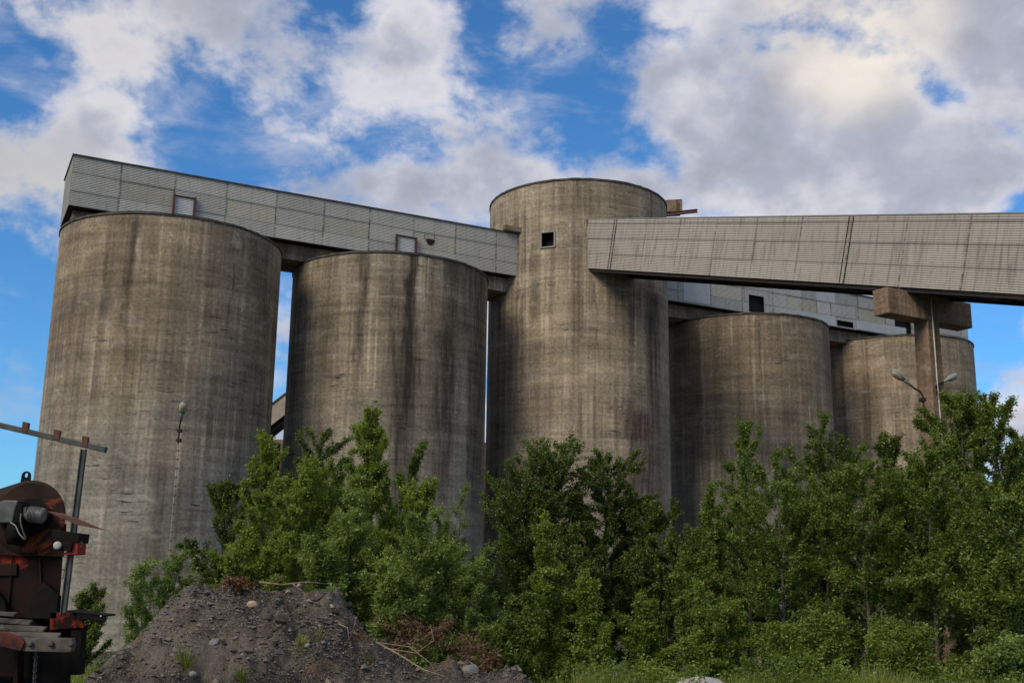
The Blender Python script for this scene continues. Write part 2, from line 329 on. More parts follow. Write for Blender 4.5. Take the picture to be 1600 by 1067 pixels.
# ------------------------------------------------------------------ silos
C1 = Vector((-15.932, 48.152, 0)); AH = .4855
D = Vector((math.cos(AH), math.sin(AH), 0)); NR = Vector((D.y, -D.x, 0))     # along the row, towards the camera
def row(t, off=0., z=0.): return C1 + D*t + NR*off + Vector((0, 0, z+CZ))
BASE = -1.9
def silo(name, label, c, r, top, m_wall, cat='silo', window=None, seg=160, group=None, zs=None):
    """c = centre, top above the eye; theta 0 looks at the camera, positive to the right"""
    root = thing(name, label, cat, (c.x, c.y, BASE), group)
    H = top+CZ-BASE; tc = Vector((-c.x, -c.y, 0)).normalized(); sx = Vector((-tc.y, tc.x, 0))   # to the right as seen
    if sx.dot(Vector((1, 0, 0))) < 0: sx = -sx
    def P(th, z, rr=r): return (tc*math.cos(th)+sx*math.sin(th))*rr + Vector((0, 0, z))
    ths = [math.pi*(2*i_/seg-1) for i_ in range(seg+1)]; zz = list(np.linspace(0, H, 13))
    if window:
        (ta, tb, za, zb) = window; za -= BASE-CZ; zb -= BASE-CZ
        ths = sorted([t for t in ths if not (ta-.015 < t < tb+.015)]+[ta, tb]); zz = sorted([z for z in zz if not (za-.2 < z < zb+.2)]+[za, zb])
    mb = MB()
    for i_ in range(len(ths)-1):
        for j in range(len(zz)-1):
            a, b_, z0, z1 = ths[i_], ths[i_+1], zz[j], zz[j+1]
            if window and abs(a-ta) < 1e-6 and abs(z0-za) < 1e-6: continue
            mb.quad(P(a, z0), P(b_, z0), P(b_, z1), P(a, z1), [(a*r, z0), (b_*r, z0), (b_*r, z1), (a*r, z1)], True)
    wall = mb.build('wall', m_wall, root)
    mb = MB()                                            # roof slab, slightly domed, and its flashing
    n = 96
    for k_ in range(n):
        a, b_ = 2*math.pi*k_/n, 2*math.pi*(k_+1)/n
        mb.poly([P(a, H-.02, r+.02), P(b_, H-.02, r+.02), Vector((0, 0, H+.12))], True)
    mb.build('roof', M_roof, root)
    mb = MB(); rnd = random.Random(len(label)); prof = [rnd.uniform(-.012, .02) for _ in range(n)]
    for k_ in range(n):
        a, b_ = 2*math.pi*k_/n, 2*math.pi*(k_+1)/n; pa, pb = prof[k_], prof[(k_+1) % n]
        for (r0, z0, r1, z1) in ((r+.012, H-.075, r+.05, H-.07), (r+.05, H-.07, r+.05, H+.03), (r+.05, H+.03, r-.06, H+.045)):
            mb.quad(P(a, z0+pa, r0), P(b_, z0+pb, r0), P(b_, z1+pb*.5, r1), P(a, z1+pa*.5, r1), sm=True)
    mb.build('rim_flashing', M_flash, root)
    if window:
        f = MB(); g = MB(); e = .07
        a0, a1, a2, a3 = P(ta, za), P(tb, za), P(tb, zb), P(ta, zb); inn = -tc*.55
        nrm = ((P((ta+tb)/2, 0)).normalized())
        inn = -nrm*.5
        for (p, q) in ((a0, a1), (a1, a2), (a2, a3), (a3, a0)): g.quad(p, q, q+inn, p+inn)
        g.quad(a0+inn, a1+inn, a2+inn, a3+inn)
        xr = (a1-a0).normalized(); zr = Vector((0, 0, 1)); o0 = a0-nrm*.06
        Wd, Hd = (a1-a0).length, zb-za
        f.obox(o0-xr*.03-zr*.05, xr*(Wd+.06), nrm*.13, zr*e); f.obox(o0-xr*.03+zr*(Hd-.04), xr*(Wd+.06), nrm*.13, zr*e)
        f.obox(o0-xr*.03+zr*.022, xr*e*1.3, nrm*.12, zr*(Hd-.064)); f.obox(o0+xr*(Wd-.05)+zr*.022, xr*e, nrm*.12, zr*(Hd-.064))
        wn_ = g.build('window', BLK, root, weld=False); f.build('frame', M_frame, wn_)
    return root, P, H
K_ = (.03, .026, .023); PL = (.33, .31, .26); RD = (.09, .05, .045); LM = (.42, .37, .28)
c_s1 = concrete('concrete_first', 1, streaks=((-1.6, .25, 17, 8, .6, K_), (4.4, .7, 17, 3, .35, K_), (2.6, .10, 16, 11, .55, K_), (1.0, .1, 17, 3, .25, LM), (-4.4, .2, 14, 3, .5, RD)), blots=((-1.2, 10, 3.0, 1.3, .3, K_), (-5, 11.5, 2.2, 1.6, .35, RD), (2.6, 8.2, 2.2, 1.4, .45, K_), (2.75, 16.2, .35, .5, .8, LM), (3.1, 16.0, .15, .5, .7, RD), (4.7, 15.9, .25, .5, .7, K_)), vsplit=(7, 14))
c_s2 = concrete('concrete_second', 2, warm=(.27, .225, .158), streaks=((.95, .40, 17, 7, 1., K_), (.98, .24, 17, 8, 1., K_), (.8, 1.2, 13, 0, .85, K_), (3.0, .6, 17, 4, .5, K_), (-1.35, .4, 17, 8, .85, K_), (2.75, .9, 13, 2, .75, K_), (3.6, 1.6, 17, 12, .45, K_), (5.4, 1.3, 17, 0, .8, K_), (4.1, .45, 12, 0, .75, PL), (-3.1, .3, 17, 10, .35, K_), (-5.6, .8, 15, 0, .55, K_), (-2.4, .2, 17, 11, .4, LM), (-4, .3, 16, 9, .35, LM)), vsplit=(6, 13), crack=1.2)
c_tw = concrete('concrete_tower', 3, warm=(.325, .265, .185), grey=(.265, .235, .198), streaks=((-2.7, .15, 21, 12, .55, LM), (-3.3, .12, 22, 10, .5, LM), (-1.1, .10, 22, 14, .4, LM), (4.7, .9, 16.6, 8, .85, K_), (1.0, .12, 17, 12, .5, K_), (6.4, .5, 17, 0, .6, PL), (3.6, .16, 10, 4, .7, K_), (4.1, .12, 10, 4, .7, K_), (3.0, .14, 9, 4, .6, K_)), blots=((3.6, 9.6, 1.7, 1.0, .95, RD), (2.2, 10.4, 1.3, .8, .7, RD), (4.0, 7.5, 1.5, 2.6, .75, RD), (2.6, 9.0, 2.2, .25, .8, K_), (3.6, 16., 2.6, 1.6, .6, K_), (-1, 13.5, 2.4, .7, .4, K_)), vsplit=(2, 14))
c_s4 = concrete('concrete_fourth', 4, warm=(.235, .185, .125), streaks=((.9, .12, 16, 12, .6, K_), (-2.5, .15, 16, 4, .35, LM), (-4.5, .8, 15, 3, .35, K_)), blots=((1.5, 8.5, 2.0, 1.0, .45, RD), (-2, 9, 2.6, .8, .45, K_), (2, 11, 2.5, .5, .35, K_)), vsplit=(6, 13))
c_s5 = concrete('concrete_fifth', 5, warm=(.27, .215, .145), streaks=((-2.6, .5, 13, 2, .4, LM), (-.6, .4, 13, 3, .4, LM), (1, .3, 14, 3, .4, LM)), vsplit=(6, 13))
cen = [(-15.936, 48.160, 4.952, 14.813), (-6.279, 53.289, 4.983, 14.797), (3.682, 58.504, 5.044, 20.538), (14.267, 64.125, 5.015, 14.769), (25.404, 69.820, 4.986, 14.965)]
def cc(i_): return Vector((cen[i_][0], cen[i_][1], 0))
s1, P1, H1 = silo('concrete_silo', 'broad concrete silo nearest the red machine, with a street lamp fixed to its wall', cc(0), cen[0][2], cen[0][3], c_s1, group='row of concrete silos')
s2, P2, H2 = silo('concrete_silo', 'concrete silo with long black soot runs, between the nearest silo and the tall tower', cc(1), cen[1][2], cen[1][3], c_s2, group='row of concrete silos')
# window seen at (843..867, 361..386)
def on_tower(px, py):
    r_ = ray(px, py); cx, cy, rr, _ = cen[2]; a = r_.x**2+r_.y**2; bb = -2*(r_.x*cx+r_.y*cy); ccc = cx*cx+cy*cy-rr*rr
    t = (-bb-math.sqrt(bb*bb-4*a*ccc))/2/a; q = r_*t
    tc = Vector((-cx, -cy, 0)).normalized(); sx = Vector((-tc.y, tc.x, 0)); sx = sx if sx.x > 0 else -sx
    d_ = Vector((q.x-cx, q.y-cy, 0)); return math.atan2(d_.dot(sx), d_.dot(tc)), q.z
ta, zt = on_tower(845, 364); tb, zb_ = on_tower(867, 385)
tw, PT, HT_ = silo('concrete_tower', 'tall round concrete tower with one small window, where all the conveyor galleries meet', cc(2), cen[2][2], cen[2][3], c_tw, cat='tower', window=(ta, tb, zb_, zt))
s4, P4, H4 = silo('concrete_silo', 'concrete silo right beside the tall tower, under the sloping conveyor bridge', cc(3), cen[3][2], cen[3][3], c_s4, group='row of concrete silos')
s5, P5, H5 = silo('concrete_silo', 'farthest concrete silo, behind the T-shaped pillar at the end of the row', cc(4), cen[4][2], cen[4][3], c_s5, group='row of concrete silos')
# hoist box and rusty rail sticking out of the tower top
TL = Vector((-cen[2][0], -cen[2][1], -BASE))
mb = MB(); YB = 59.5
p0 = at(1030, 313, YB); p1 = at(1066, 311, YB-.4); xx = (p1-p0); hh = 22/F*YB
mb.obox(p0-Vector((0, 0, .74))+TL, xx, Vector((0, .9, 0)), Vector((0, 0, .74)))
hb = mb.build('hoist_box', simple('hoist_boards', (.13, .085, .055), (.20, .15, .10), 3.), tw, bevel=.02)
mb = MB(); a = at(1058, 312, YB-.5)+TL; mb.bar(a, a-Vector((0.02, 0, .95)), .07, .05, up=(0, 1, 0)); mb.build('strap', M_rustbeam, hb)
mb = MB(); a, b_ = at(1028, 336, YB-.3)+TL, at(1090, 329, YB-1.2)+TL
for dz_ in (-.09, .09): mb.obox(a+Vector((0, 0, dz_-.012)), b_-a, Vector((0, .14, 0)), Vector((0, 0, .024)))
mb.obox(a+Vector((0, .06, -.078)), b_-a, Vector((0, .02, 0)), Vector((0, 0, .156))); mb.build('hoist_rail', M_rustbeam, tw)
# canopy above the left gallery where it meets the tower
# ------------------------------------------------------------------ corrugated galleries
def corr(mb, o, ax, dn, nr, L0, L1, h0, h1, hall, pitch=.077, amp=.011, off=0., mi=0, ustep=None):
    """corrugated strip: L along ax, h down dn, ridges run along ax; nr outwards"""
    n = max(2, int(round((h1-h0)/pitch*4))); flip = ax.cross(dn).dot(nr) < 0
    pr = []
    for i_ in range(n+1):
        h = h0+(h1-h0)*i_/n; pr.append((h, amp*math.cos(2*math.pi*h/pitch)+off))
    for i_ in range(n):
        (ha, na), (hb_, nb) = pr[i_], pr[i_+1]
        q = [o+ax*L0+dn*ha+nr*na, o+ax*L1+dn*ha+nr*na, o+ax*L1+dn*hb_+nr*nb, o+ax*L0+dn*hb_+nr*nb]; uv = [(L0, ha), (L1, ha), (L1, hb_), (L0, hb_)]
        if flip: q = q[::-1]; uv = uv[::-1]
        mb.quad(*q, uv, True, mi)
def cladding(mb, o, ax, dn, nr, L0, L1, H_, rows, seam, phase, skip=(), rnd=None):
    """sheets lapped over one another; skip = list of (L0, L1, h0, h1) openings on the sheet grid"""
    cuts = [L0]; x = math.ceil((L0+phase)/seam)*seam-phase
    while x < L1-.05:
        if x > L0+.05: cuts.append(x)
        x += seam
    cuts.append(L1)
    for s_ in skip:
        for e in s_[:2]:
            if min(abs(e-c_) for c_ in cuts) > .03: cuts.append(e)
    cuts.sort(); hs = [0.]+[r_*H_ for r_ in rows]+[H_]
    for i_ in range(len(cuts)-1):
        for j in range(len(hs)-1):
            a, b_, h0, h1 = cuts[i_], cuts[i_+1], hs[j], hs[j+1]; bands = [(h0, h1)]
            for s_ in skip:
                if s_[0] < (a+b_)/2 < s_[1]:
                    nb = []
                    for (p, q) in bands:
                        if s_[3] <= p or s_[2] >= q: nb.append((p, q)); continue
                        if s_[2] > p: nb.append((p, s_[2]))
                        if s_[3] < q: nb.append((s_[3], q))
                    bands = nb
            k_ = rnd.uniform(-.006, .012)+.008*(len(hs)-j)
            for (p, q) in bands:
                if q-p > .03: corr(mb, o, ax, dn, nr, a, b_+(.03 if i_ < len(cuts)-2 else 0), p, q+(.04 if q == h1 and j < len(hs)-2 else 0), H_, off=k_)
GZ0, GZ1, GOF = 15.552, 17.836, 1.575; GH = GZ1-GZ0; GROWS = (.335, .705)
M_shL = sheet('grey_sheet_left', (.42, .415, .38), (.19, .18, .155), 2.37, GROWS, GH, 1, .45, uoff=.45, vary=.10)
M_shR = sheet('grey_sheet_right', (.38, .39, .38), (.18, .175, .155), 2.37, GROWS, GH, 2, .6, uoff=.45, vary=.15)
M_yel = sheet('yellowed_plastic', (.39, .378, .318), (.24, .23, .185), 2.37, (), GH, 3, .6, uoff=.45)
M_roofsh = simple('roof_sheet', (.16, .17, .17), (.24, .25, .25), 2.)
M_conc = concrete('concrete_beams', 7, vsplit=(-20, -10), warm=(.26, .21, .15), crack=.6)
M_concp = concrete('concrete_pillar', 8, vsplit=(-20, -10), warm=(.26, .175, .115), crack=.8)
DN = Vector((0, 0, -1)); rnd = random.Random(3)
def gallery(label, t0, t1, msh, yel, holes, end):
    root = thing('covered_gallery', label, 'conveyor gallery', row((t0+t1)/2, 0, GZ0), 'gallery running along the silo tops')
    loc = -Vector(root.location)
    def R(t, off=0., z=0.): return row(t, off, z)+loc
    mb = MB(); O = R(0, GOF, GZ1)
    yb = [(a, b_, GROWS[0]*GH, GROWS[1]*GH) for a, b_ in yel]
    cladding(mb, O, D, DN, NR, t0, t1, GH, GROWS, 2.37, .45, yb+list(holes), rnd)
    # far side and the end sheets
    OB = R(0, -3.5+GOF, GZ1); corr(mb, OB, D, DN, -NR, t0, t1, 0, GH, GH)
    if end == 'left': corr(mb, R(t0, -3.5+GOF, GZ1), NR, DN, -D, 0, 3.5, 0, GH+.0, GH)
    if end == 'right': corr(mb, R(t1, -3.5+GOF, GZ1), NR, DN, D, 0, 3.5, 0, GH, GH)
    mb.build('cladding', msh, root, weld=False)
    for a, b_ in yel:
        mb = MB(); corr(mb, O, D, DN, NR, a+.02, b_-.02, GROWS[0]*GH-.02, GROWS[1]*GH, GH, off=.012); mb.build('plastic_panel', M_yel, root, weld=False)
    mb = MB(); mb.obox(R(t0-.06, GOF+.09, GZ1+.005), D*(t1-t0+.12), -NR*3.68, Vector((0, 0, .07))); mb.build('roof', M_flash, root)
    mb = MB(); mb.obox(R(t0+.04, GOF-.02, GZ0+.02), D*(t1-t0-.08), -NR*3.44, Vector((0, 0, .08))); mb.build('floor', M_under, root)
    mb = MB()                                            # added black sheet stands in for the corridor's shade behind the openings
    mb.obox(R(t0+.05, GOF-.25, GZ0+.12), D*(t1-t0-.1), -NR*.02, Vector((0, 0, GH-.2))); mb.build('dark_backing', BLK, root)
    # concrete carrier beam on the silo tops
    mb = MB(); a, b_ = t0+.25, t1-.05
    zb0 = 14.78
    mb.obox(R(a, .95, zb0), D*(b_-a), -NR*2.3, Vector((0, 0, GZ0-zb0)))
    mb.build('carrier_beam', M_conc, root, bevel=.015)
    return root, R
TI = 22.178-4.76
gl_, RL = gallery('grey corrugated gallery running from the end of the row over two silos to the tower', -4.852, TI+.1, M_shL, ((-2.82, -.45), (1.92, 4.29), (6.66, 9.03), (11.4, 13.77)), (), 'left')
def hgt(py_frac): return py_frac*GH
holesR = ((33.2, 34.4, .50*GH, .97*GH), (40.3, 41.7, .80*GH, .97*GH), (45.4, 46.9, .42*GH, .93*GH))
gr_, RR = gallery('blue-grey patched gallery with black openings, running from the tower over the two farthest silos', 22.178+4.76-.1, 52.4, M_shR, ((30.4, 32.9), (36.2, 38.7), (41.9, 44.6)), holesR, 'right')
# plain smooth patch sheets nailed over the right gallery
M_patch = simple('pale_patch_sheet', (.30, .33, .355), (.37, .40, .425), 1.2, .55)
for (a, b_, h0, h1) in ((28.35, 30.3, .02, .96), (36.9, 40.2, .72, 1.0), (42., 46.4, .72, .98), (38.7, 40.2, .02, .34)):
    mb = MB(); mb.obox(RR(a, GOF+.035, GZ1-h1*GH), D*(b_-a), NR*.025, Vector((0, 0, (h1-h0)*GH))); mb.build('patch_sheet', M_patch, gr_)
# small doors with projecting posts on the left gallery
def hatch(t0, t1, za, zb2):
    mb = MB(); O = RL(0, GOF+.07, za)
    corr(mb, RL(0, GOF+.09, zb2), D, DN, NR, t0, t1, 0, zb2-za, 1, off=.03); h = mb.build('hatch_door', simple('hatch_white', (.44, .46, .46), (.54, .56, .56), 2.), gl_, weld=False)
    mb = MB()
    for t in (t0-.1, t1+.02): mb.obox(RL(t, GOF+.06, za-.05), D*.08, NR*.16, Vector((0, 0, zb2-za+.14)))
    mb.obox(RL(t0-.1, GOF+.06, zb2+.02), D*(t1-t0+.2), NR*.12, Vector((0, 0, .05))); mb.build('hatch_post', M_rustbeam, h)
hatch(-.40, .42, 15.85, 16.72); hatch(10.52, 11.45, 15.85, 16.60)
# ragged hole torn in the plastic, with two bits of wire
mb = MB(); q = [RL(12.35+.22*math.cos(a)*(1+.3*math.sin(3*a)), GOF+.045, 16.62+.20*math.sin(a)*(1+.25*math.cos(2*a))) for a in np.linspace(0, 6.28, 13)[:-1]]
mb.prism(q, -NR*.02); mb.build('torn_hole', BLK, gl_)
for t in (12.0, 12.55): mb = MB(); mb.tube([RL(t, GOF+.05, 16.75), RL(t+.02, GOF+.09, 17.05)], .012, 5); mb.build('loose_wire', M_under, gl_)
# canopy slab on the tower over the gallery mouth
mb = MB(); mb.obox(RL(16.5, GOF+.06, GZ1+.08), D*1.12, NR*.25, Vector((0, 0, .28))); mb.build('mouth_canopy', M_conc, gl_, bevel=.02)
# transverse concrete nibs between silos beneath the beam
# ------------------------------------------------------------------ sloping conveyor bridge
BS = Vector((3.9106, 53.4653, 18.272+CZ)); BAX = Vector((.47809, -.83576, -.27007)); BSD = Vector((-.86801, -.49654, 0)); BDN = Vector((-.13410, .23442, -.96284))
BH, BW, BL = 2.543, 2.519, 46.
root = thing('conveyor_bridge', 'long pale corrugated conveyor bridge sloping down from the tower to the right', 'conveyor bridge', BS)
o0 = Vector((0, 0, 0)); BROWS = (.085, .39, .70)
M_br = sheet('bridge_sheet', (.37, .345, .30), (.15, .12, .10), 2.615, BROWS, BH, 5, .95, uoff=-.12, vary=.07)
mb = MB(); rnd = random.Random(5)
cladding(mb, o0, BAX, BDN, BSD, 0., BL, BH, BROWS, 2.615, -.12, (), rnd)
corr(mb, o0-BSD*BW, BAX, BDN, -BSD, -.6, BL, 0, BH, BH)
mb.build('cladding', M_br, root, weld=False)
mb = MB(); mb.obox(BSD*.05-BAX*.1-BDN*.045, BAX*(BL+.1), -BSD*(BW+.1), -BDN*-.04); mb.build('roof', M_roofsh, root)
mb = MB(); mb.obox(BDN*BH-BSD*.02, BAX*BL, -BSD*(BW-.04), BDN*.06)
mb.build('floor', M_under, root)
mb = MB()
for sOff in (.05, BW-.17): mb.obox(BDN*(BH+.062)-BSD*sOff, BAX*BL, -BSD*.12, BDN*.10)
for i_ in range(36): mb.obox(BDN*(BH+.062)-BSD*.18+BAX*(1.+i_*1.3), BAX*.07, -BSD*(BW-.36), BDN*.07)
mb.build('girder', M_under, root)
for x in (2.69, 18.38, 34.07):
    for dx in (-.12, .10): mb = MB(); mb.obox(BSD*.055+BAX*(x+dx)+BDN*.02, BAX*.03, BSD*.012, BDN*(BH-.04)); mb.build('joint_strip', M_under, root)
mb = MB(); mb.obox(BSD*.06-BAX*.02+BDN*.02, BAX*.10, -BSD*.05, BDN*BH); mb.build('end_trim', M_rustbeam, root)
# ------------------------------------------------------------------ T pillar
h2 = Vector((.48752, -.87311, 0)); s2d = Vector((-.87311, -.48752, 0)); kA = 35.75/33.
A = at(1385.9, 447.8, 35.75); LB, WB, HB = 4.024*kA, .66, .862*kA
root = thing('support_pillar', 'T-shaped concrete pillar carrying the sloping conveyor bridge', 'pillar', (A.x-s2d.x*LB*.52, A.y-s2d.y*LB*.52, -1.4))
lc = -Vector(root.location)
mb = MB(); mb.obox(A+lc, -s2d*LB, -h2*WB, Vector((0, 0, -HB))); mb.build('crossbeam', M_concp, root, bevel=.035)
mb = MB(); u0, u1 = .455*LB, .592*LB; zt = A.z-HB-.005
top = [A-s2d*u0-h2*.02, A-s2d*u1-h2*.02, A-s2d*u1-h2*(WB-.02), A-s2d*u0-h2*(WB-.02)]
bot = [A-s2d*(u0-.1)+h2*.05, A-s2d*(u1+.12)+h2*.05, A-s2d*(u1+.12)-h2*(WB+.05), A-s2d*(u0-.1)-h2*(WB+.05)]
top = [Vector((p.x, p.y, zt))+lc for p in top]; bot = [Vector((p.x, p.y, -1.5))+lc for p in bot]
for i_ in range(4):
    j = (i_+1) % 4; wd = (top[i_]-top[j]).length; mb.quad(bot[j], bot[i_], top[i_], top[j], [(wd+i_*3, 0), (i_*3, 0), (i_*3, 11), (wd+i_*3, 11)])
mb.build('column', M_concp, root, bevel=.03)
mb = MB()
for du in (.9, LB-.55): mb.obox(A+lc-s2d*(du-.12)-h2*.1, -s2d*.3, -h2*.42, Vector((0, 0, .13 if du < 2 else .33)))
mb.build('bearing_block', M_under, root)
mb = MB(); pc = [A-s2d*(u0+.16)+h2*.06+Vector((0, 0, -.05)), A-s2d*(u0+.17)+h2*.06+Vector((0, 0, -3.)), A-s2d*(u0+.19)+h2*.09+Vector((0, 0, -6.)), A-s2d*(u0+.17)+h2*.11+Vector((0, 0, -10.5))]
mb.tube([p+lc for p in pc], .022, 6); mb.build('cable', simple('white_cable', (.45, .45, .42), (.6, .6, .56)), root)
# ------------------------------------------------------------------ lamps
M_lampg = simple('lamp_shell', (.20, .25, .24), (.30, .35, .34), 8., .45)
M_lens = simple('lamp_bowl', (.30, .27, .17), (.42, .38, .26), 4., .35)
def lamp(name, label, foot, head_dir, arm_len, head_len, head_w, rise, pole=1.1, droop=None):
    """pipe clamped to a wall at foot, rises, curves out along head_dir and carries an egg-shaped head"""
    root = thing(name, label, 'lamp', foot, 'lamps fixed to the concrete'); hd = Vector(head_dir).normalized()
    flat = Vector((hd.x, hd.y, 0)).normalized(); mb = MB()
    pts = [Vector((0, 0, 0)), Vector((0, 0, pole*.5)), Vector((0, 0, pole*.8))]
    for i_ in range(1, 6): t = i_/5; pts.append(Vector((0, 0, pole*.8))+Vector((0, 0, 1))*(math.sin(t*1.2)*rise*.45)+flat*(t*t*arm_len*.5))
    e = pts[-1]+hd*arm_len*.4; pts.append(e); mb.tube(pts, .034, 8); mb.build('arm', M_under, root)
    side = hd.cross(Vector((0, 0, 1))).normalized(); up = side.cross(hd).normalized()
    def shell(prof, sgn, mat_, nm, flatz):
        mb2 = MB(); rings = []
        for (t, r_, z_) in prof:
            rings.append([e+hd*(t*head_len)+side*(math.cos(a)*r_*head_w)+up*(z_*head_w+math.sin(a)*r_*head_w*flatz*sgn) for a in np.linspace(0, math.pi, 11)])
        for i_ in range(len(rings)-1):
            for k_ in range(10):
                q = (rings[i_][k_], rings[i_][k_+1], rings[i_+1][k_+1], rings[i_+1][k_]); mb2.quad(*q, sm=True)
        for i_ in range(len(rings)-1): mb2.quad(rings[i_][0], rings[i_+1][0], rings[i_+1][10], rings[i_][10])
        o = mb2.build(nm, mat_, root); return o
    shell([(-.08, .02, 0), (-.07, .16, 0), (.02, .19, 0), (.2, .24, .0), (.35, .36, 0), (.55, .47, 0), (.75, .5, 0), (.9, .40, 0), (.98, .2, 0), (1., .02, 0)], 1, M_lampg, 'lamp_housing', .85)
    shell([(-.07, .02, -.02), (.0, .16, -.02), (.2, .22, -.02), (.34, .28, -.02), (.36, .02, -.02)], -1, M_lampg, 'gear_box', .7)
    shell([(.37, .02, -.01), (.40, .33, -.01), (.55, .43, -.01), (.75, .46, -.01), (.9, .36, -.01), (.97, .02, -.01)], -1, M_lens, 'lamp_bowl', .95)
    for z_ in (.05, pole*.62): mb = MB(); mb.obox(Vector((-.08, -.07, z_)), Vector((.16, 0, 0)), Vector((0, .24, 0)), Vector((0, 0, .12))); mb.build('wall_bracket', M_under, root)
    return root
f1 = at(1444, 646, 35.6)
lamp('street_lamp', 'grey street lamp with an amber bowl on a bent arm, fixed to the T-shaped pillar', f1, (-.78, -.25, .52), .60, .84, .29, .70, .66)
f2 = at(1466, 618, 36.8)
lamp('street_lamp', 'dark lamp head peeping over the treetop at the right side of the pillar', f2, (.75, .45, .38), .45, .75, .30, .35, .4)
f3 = at(278.5, 692, 43.05)
l3 = lamp('street_lamp', 'small lamp on an upright pipe fixed to the nearest silo above a thin conduit', f3, (.26, -.62, .74), .42, .86, .36, .55, .72)
mb = MB(); p = [at(278.5, 690, 43.22)]; q = at(262, 868, 43.22); q = Vector((p[0].x, p[0].y, q.z)); base = Vector(f3)
mb.tube([p[0]-base, Vector((p[0].x, p[0].y, -1.4))-base], .016, 6); cd = mb.build('conduit', simple('pale_conduit', (.17, .16, .14), (.34, .32, .29), 3.5, .7), l3)
M_clip = simple('rusted_clip', (.09, .075, .06), (.14, .12, .10), 9.)
for i_ in range(22):
    mb = MB(); z_ = f3.z-.3-i_*.36; mb.obox(Vector((p[0].x-.045, p[0].y-.03, z_))-base, Vector((.09, 0, 0)), Vector((0, .16, 0)), Vector((0, 0, .05))); mb.build('clip', M_clip, cd)
mb = MB(); a = at(299, 788, 43.15); b_ = at(312, 790, 43.0); mb.bar(a, b_, .05, .05); mb.bar(a, a+Vector((0, .7, 0)), .05, .05)
tag(mb.build('wall_bracket', M_under), 'small rusty bracket sticking out of the nearest silo beside the treetops', 'bracket')
# ------------------------------------------------------------------ low conveyor seen in the gap between the first two silos
root = thing('rear_conveyor', 'pale boarded conveyor rising behind the gap between the two nearest silos', 'conveyor', at(430, 650, 62))
lc = -Vector(root.location); Yc = 62.
p, q = at(400, 651, Yc), at(470, 597, Yc); ax = (q-p).normalized(); A0, A1 = p-ax*9, p+ax*11
dn = Vector((ax.z, 0, -ax.x)) if ax.z > 0 else DN; hC = 1.25
mb = MB(); mb.obox(A0+lc, A1-A0, Vector((0, 1.8, 0)), Vector((0, 0, -hC))); mb.build('casing', simple('casing_boards', (.30, .27, .235), (.38, .35, .31), 2.5), root)
mb = MB(); mb.obox(A0+lc+Vector((-.02, -.08, 0)), A1-A0, Vector((0, 1.96, 0)), Vector((0, 0, .08))); mb.build('roof', M_roofsh, root)
mb = MB()
for t in (.40, .46, .8):
    c_ = A0+(A1-A0)*t; mb.obox(Vector((c_.x-1.1, c_.y+.4, BASE))+lc, Vector((2.2, 0, 0)), Vector((0, .9, 0)), Vector((0, 0, max(.1, c_.z-hC-BASE-.3))))
mb.obox(A0+lc+Vector((0, .2, -hC-.35)), A1-A0, Vector((0, 1.4, 0)), Vector((0, 0, .34)))
mb.build('trestle', M_under, root)
mb = MB(); wl = at(395, 700, 66); wr = at(775, 700, 66); mb.obox(Vector((wl.x, 65.6, BASE))+lc, Vector((wr.x-wl.x, 0, 0)), Vector((0, .4, 0)), Vector((0, 0, at(600, 690, 66).z-BASE)))
mb.build('sky_block_wall', M_conc, root)  # added wall, only there to block the sky in the gaps behind the silos
# ------------------------------------------------------------------ plants
L_birch = leafmat('leaf_birch', (.048, .080, .014), (.125, .178, .027), (.265, .315, .058), .40)
L_fresh = leafmat('leaf_fresh', (.075, .115, .018), (.175, .232, .034), (.33, .38, .070), .42)
L_dark = leafmat('leaf_dark', (.036, .058, .012), (.085, .125, .020), (.17, .215, .038), .32)
L_willow = leafmat('leaf_willow', (.075, .120, .028), (.185, .250, .058), (.33, .39, .11), .42)
L_brown = leafmat('leaf_withered', (.05, .026, .014), (.11, .055, .028), (.17, .09, .048), .2)
M_bark = simple('bark_grey', (.045, .04, .03), (.11, .10, .082), 14., .9, bmp=.5)
M_barkd = simple('bark_dark', (.035, .028, .02), (.075, .06, .045), 14., .9, bmp=.5)
def crown_mesh(rs, segs, n, ll, lw, jit, name, mat_, parent, droop=.0, smooth=False):
    """n leaf-sized diamonds scattered along twig segments"""
    A_ = np.array([s_[0] for s_ in segs]); B_ = np.array([s_[1] for s_ in segs]); Wt = np.array([s_[2] for s_ in segs])
    ln = np.linalg.norm(B_-A_, axis=1)*Wt; pr = ln/ln.sum()
    idx = rs.choice(len(segs), n, p=pr); t = rs.random((n, 1))
    P_ = A_[idx]*(1-t)+B_[idx]*t + rs.normal(0, jit, (n, 3))
    d = rs.normal(0, 1, (n, 3)); d[:, 2] = d[:, 2]*.6-droop; d /= np.linalg.norm(d, axis=1, keepdims=True)
    nr_ = rs.normal(0, .75, (n, 3)); nr_[:, 2] += .75
    s_ = np.cross(d, nr_); s_ /= (np.linalg.norm(s_, axis=1, keepdims=True)+1e-9); nn = np.cross(s_, d)
    L_ = (ll*rs.uniform(.65, 1.3, (n, 1))); W_ = lw*rs.uniform(.7, 1.25, (n, 1))
    V_ = np.empty((n, 4, 3)); V_[:, 0] = P_; V_[:, 1] = P_+d*L_*.45+s_*W_*.5+nn*L_*.08; V_[:, 2] = P_+d*L_; V_[:, 3] = P_+d*L_*.45-s_*W_*.5+nn*L_*.08
    return npmesh(name, V_.reshape(-1, 3), np.arange(n*4).reshape(n, 4), mat_, parent, smooth)
